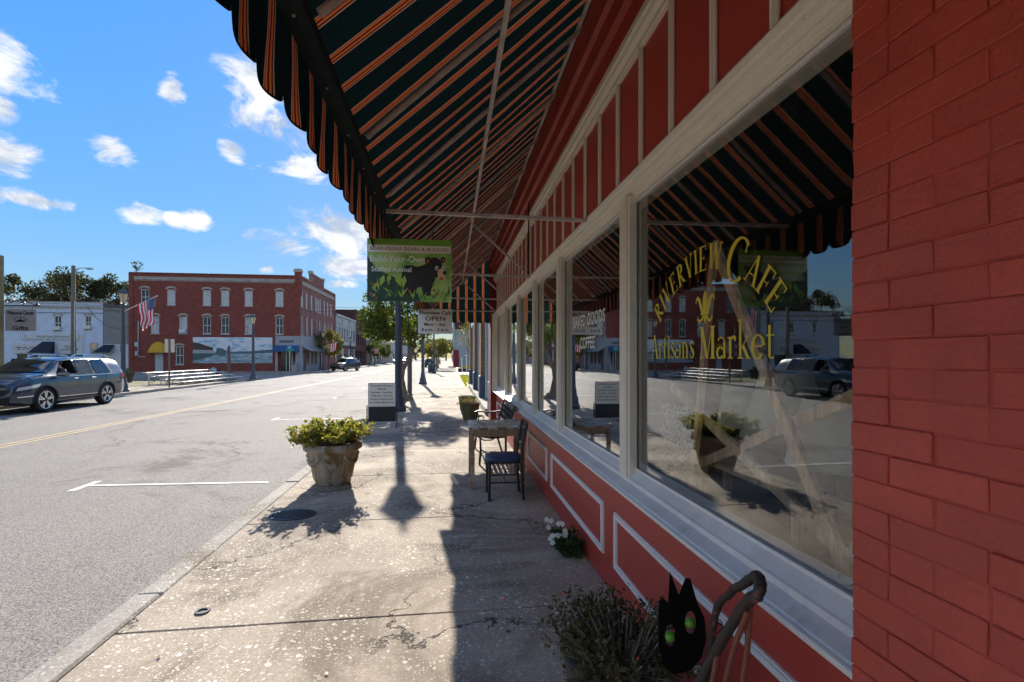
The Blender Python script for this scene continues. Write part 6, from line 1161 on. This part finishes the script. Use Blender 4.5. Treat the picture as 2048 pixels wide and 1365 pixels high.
    # wheels
    for x in (P['fa'], P['ra']):
        for s in (-1, 1):
            w = P['wr']; yo = s*(lerp_tab(P['wid'], x)-.12); wh = MB().lathe([(w*.62, -.11), (w*.93, -.115), (w, -.08), (w, .08), (w*.93, .115), (w*.62, .11)], 30, (x, yo, w), 'y').build('wheel', 'tyre', t, True)
            MB().lathe([(w*.70, .0), (w*.66, .11), (w*.72, .117), (w*.74, .10)], 28, (x, yo, w), 'y', cap=False).build('rim', 'alloy', wh, True) if s > 0 else MB().lathe([(w*.70, .0), (w*.66, -.11), (w*.72, -.117), (w*.74, -.10)], 28, (x, yo, w), 'y', cap=False).build('rim', 'alloy', wh, True)
            dk = MB().lathe([(w*.66, s*.085), (.0, s*.085)], 24, (x, yo, w), 'y', cap=False).build('hub_disc', 'trim_black', wh)
            for q in range(5):
                for dq in (-.16, .16):
                    a = q*2*math.pi/5+.3+dq; d = Vector((math.cos(a), 0, math.sin(a))); n_ = Vector((-math.sin(a), 0, math.cos(a))); c = Vector((x, yo+s*.09, w))
                    MB().prism([c+d*.05+n_*.016, c+d*w*.67+n_*.024, c+d*w*.67-n_*.024, c+d*.05-n_*.016], (0, s*.022, 0)).build('spoke', 'alloy', wh)
            MB().lathe([(.05, s*.09), (.045, s*.118), (0, s*.12)], 12, (x, yo, w), 'y', cap=False).build('hub_cap', 'trim_black', wh)
    # lower cladding, chrome line, seams, handles, mirrors, rails
    for nm_, c4, mt, of in (('sill_cladding', [(-.80, .30), (1.02, .30), (1.02, .42), (-.80, .42)], 'trim_black', .008), ('sill_chrome', [(-.75, .435), (1.0, .435), (1.0, .46), (-.75, .46)], 'chrome', .010), ('belt_chrome', [(-2.0, 1.105), (1.0, 1.07), (1.0, 1.085), (-2.0, 1.12)], 'chrome', .008), ('door_seam', [(.07, .46), (.085, .46), (.125, 1.10), (.11, 1.10)], 'trim_black', .004), ('door_seam', [(1.02, .46), (1.032, .46), (1.20, 1.06), (1.188, 1.06)], 'trim_black', .004), ('door_seam', [(-.82, .46), (-.805, .46), (-1.42, 1.12), (-1.435, 1.12)], 'trim_black', .004), ('crease_strip', [(-1.9, .90), (1.0, .86), (1.0, .868), (-1.9, .908)], mat, .010), ('head_light', [(1.78, .80), (2.40, .70), (2.36, .80), (1.70, .90)], 'head_light', .010), ('tail_light', [(-2.42, .90), (-2.12, .95), (-2.16, 1.10), (-2.40, 1.12)], 'tail_light', .012), ('fog_trim', [(1.98, .52), (2.38, .50), (2.38, .53), (1.98, .55)], 'chrome', .012)):
        two(nm_, f(c4), mt, t, of, nx=10, nz=2)
    for s in (-1, 1):
        for ax in (P['fa'], P['ra']):
            r_ = P['wr']+.055; pts = []
            for i in range(15):
                a = R(-8+196*i/14); x, z = ax+r_*math.cos(a), P['wr']+r_*math.sin(a); z = max(z, lerp_tab(P['bot'], x)+.06); pts.append((x, s*(yat(P, x, z)+.004), z))
            MB().tube(pts, .028, 6).build('wheel_arch_trim', 'trim_black', t, True)
        for x in (.28, -.55):
            z = 1.0*H; y = s*(yat(P, x*SC, z)+.028); MB().cbox(x*SC-.10, x*SC+.10, y-.012, y+.012, z-.014, z+.014, .006).build('door_handle', 'chrome', t)
        mxx = w1[0][1]-.04; y = s*(yat(P, mxx, 1.1*H)+.02); mr = MB().prism([(mxx+.06, y, 1.08*H), (mxx-.08, y, 1.08*H), (mxx-.12, y, 1.17*H), (mxx-.06, y, 1.22*H), (mxx+.04, y, 1.20*H), (mxx+.1, y, 1.13*H)], (0, s*.24, 0)); mr.v = [(a-(abs(b)-abs(y))*.12, b, c) for a, b, c in mr.v]; mr.build('wing_mirror', mat, t)
        MB().tube([(-1.75*SC, s*(P['roof']-.03), 1.70*H), (-1.6*SC, s*(P['roof']-.03), 1.775*H), (-.2*SC, s*(P['roof']-.03), 1.80*H), (.1*SC, s*(P['roof']-.03), 1.72*H)], .016, 6).build('roof_rail', 'chrome', t, True)
    # nose: grille, badge bar, number plate
    xg = L; z0 = .52*H
    MB().prism([(xg-.02, -.55, .58*H), (xg-.02, .55, .58*H), (xg-.06, .62, .80*H), (xg-.06, -.62, .80*H)], (.035, 0, 0)).build('grille', 'trim_black', t); MB().prism([(xg-.0, -.60, .74*H), (xg-.0, .60, .74*H), (xg-.03, .64, .80*H), (xg-.03, -.64, .80*H)], (.03, 0, 0)).build('grille_bar', 'chrome', t); MB().box(xg-.06, xg+.02, -.66, .66, .34, .50).build('front_bumper', 'trim_black', t)
    MB().box(-xg-.03, -xg+.06, -.70, .70, .36, .56).build('rear_bumper', 'trim_black', t); MB().box(-xg-.02, -xg+.05, -.18, .18, .74*H, .87*H).build('number_plate', 'white_plastic', t); return t
suv = car('parked_suv', 'dark blue SUV parked at the far kerb at the left edge', SUVP, 'car_blue', open_window=True); suv.location = (-13.68, 18.62, -.12); suv.rotation_euler = (0, 0, R(-90)); suv.scale = (.985, .985, .985)
esc = car('driving_suv', 'black compact SUV turning out beside the corner shop', ESCP, 'car_dark'); esc.location = (-13.3, 64.3, -.12); esc.rotation_euler = (0, 0, R(-90-22))
far = copy_tree(esc); far.name = 'parked_car'; far['label'] = 'dark SUV parked on our side far down the street'; far.location = (-3.4, 86, -.12); far.rotation_euler = (0, 0, R(90))
wc_ = car('parked_car', 'white car parked far down on the right behind the dark SUV', ESCP, 'car_white'); wc_.location = (-3.3, 122, -.12); wc_.rotation_euler = (0, 0, R(90))
for i, (x, y, lab) in enumerate(((-13.4, 128, 'white car parked far down the left kerb'), (-13.5, 150, 'white car parked farther down the left kerb'), (-8, 190, 'white car driving at the far end of the street'))):
    c = copy_tree(wc_); c['label'] = lab; c.location = (x, y, -.12); c.rotation_euler = (0, 0, R(-90))
# the driver: one skinned figure in the seat
dv = bpy.data.meshes.new('person'); V = [(0, 0, 0), (.0, 0, .28), (.02, 0, .50), (.04, 0, .60), (.06, 0, .70), (.03, .19, .46), (.14, .27, .28), (.36, .20, .34), (.03, -.19, .46), (.16, -.25, .28), (.40, -.12, .36), (.36, .1, .02), (.38, -.1, .02)]
dv.from_pydata(V, [(0, 1), (1, 2), (2, 3), (3, 4), (2, 5), (5, 6), (6, 7), (2, 8), (8, 9), (9, 10), (0, 11), (0, 12)], []); pr = bpy.data.objects.new('person', dv); COL.objects.link(pr)
md = pr.modifiers.new('skin', 'SKIN'); rad = [.16, .15, .13, .055, .095, .07, .05, .04, .07, .05, .04, .09, .09]
for i, v in enumerate(dv.skin_vertices[0].data): v.radius = (rad[i], rad[i]); v.use_root = (i == 0)
pr.modifiers.new('sub', 'SUBSURF').levels = 2; pr.modifiers['sub'].render_levels = 2
m, nt, p = newmat('driver'); sx_ = nd(nt, 'ShaderNodeSeparateXYZ'); nt.links.new(obc(nt), sx_.inputs[0]); arm = mth(nt, 'GREATER_THAN', sx_.outputs[0], .24); hd_ = mth(nt, 'GREATER_THAN', sx_.outputs[2], .56); setc(nt, p.inputs['Base Color'], mixc(nt, mth(nt, 'MAXIMUM', arm, hd_), (.10, .085, .085), (.44, .26, .19))); dv.materials.append(m)
tag(pr, 'person in a dark top at the wheel of the parked SUV', 'person'); pr.location = Vector((-13.68+.60, 18.62-.50, -.12+.82)); pr.rotation_euler = (0, 0, R(-90))
hr = MB().ball((.03, 0, .735), (.115, .105, .10), 12).build('hair', 'hair', pr, True)
for s in (-.04, .04): MB().ball((.148, s, .71), .013, 8).build('eye', 'black_ink', pr, True)
MB().prism([(.145, -.012, .675), (.145, .012, .675), (.17, 0, .68), (.15, 0, .71)], (.004, 0, 0)).build('nose', 'skin', pr)
for o in bpy.data.objects:
    if '_org' in o.keys(): del o['_org']
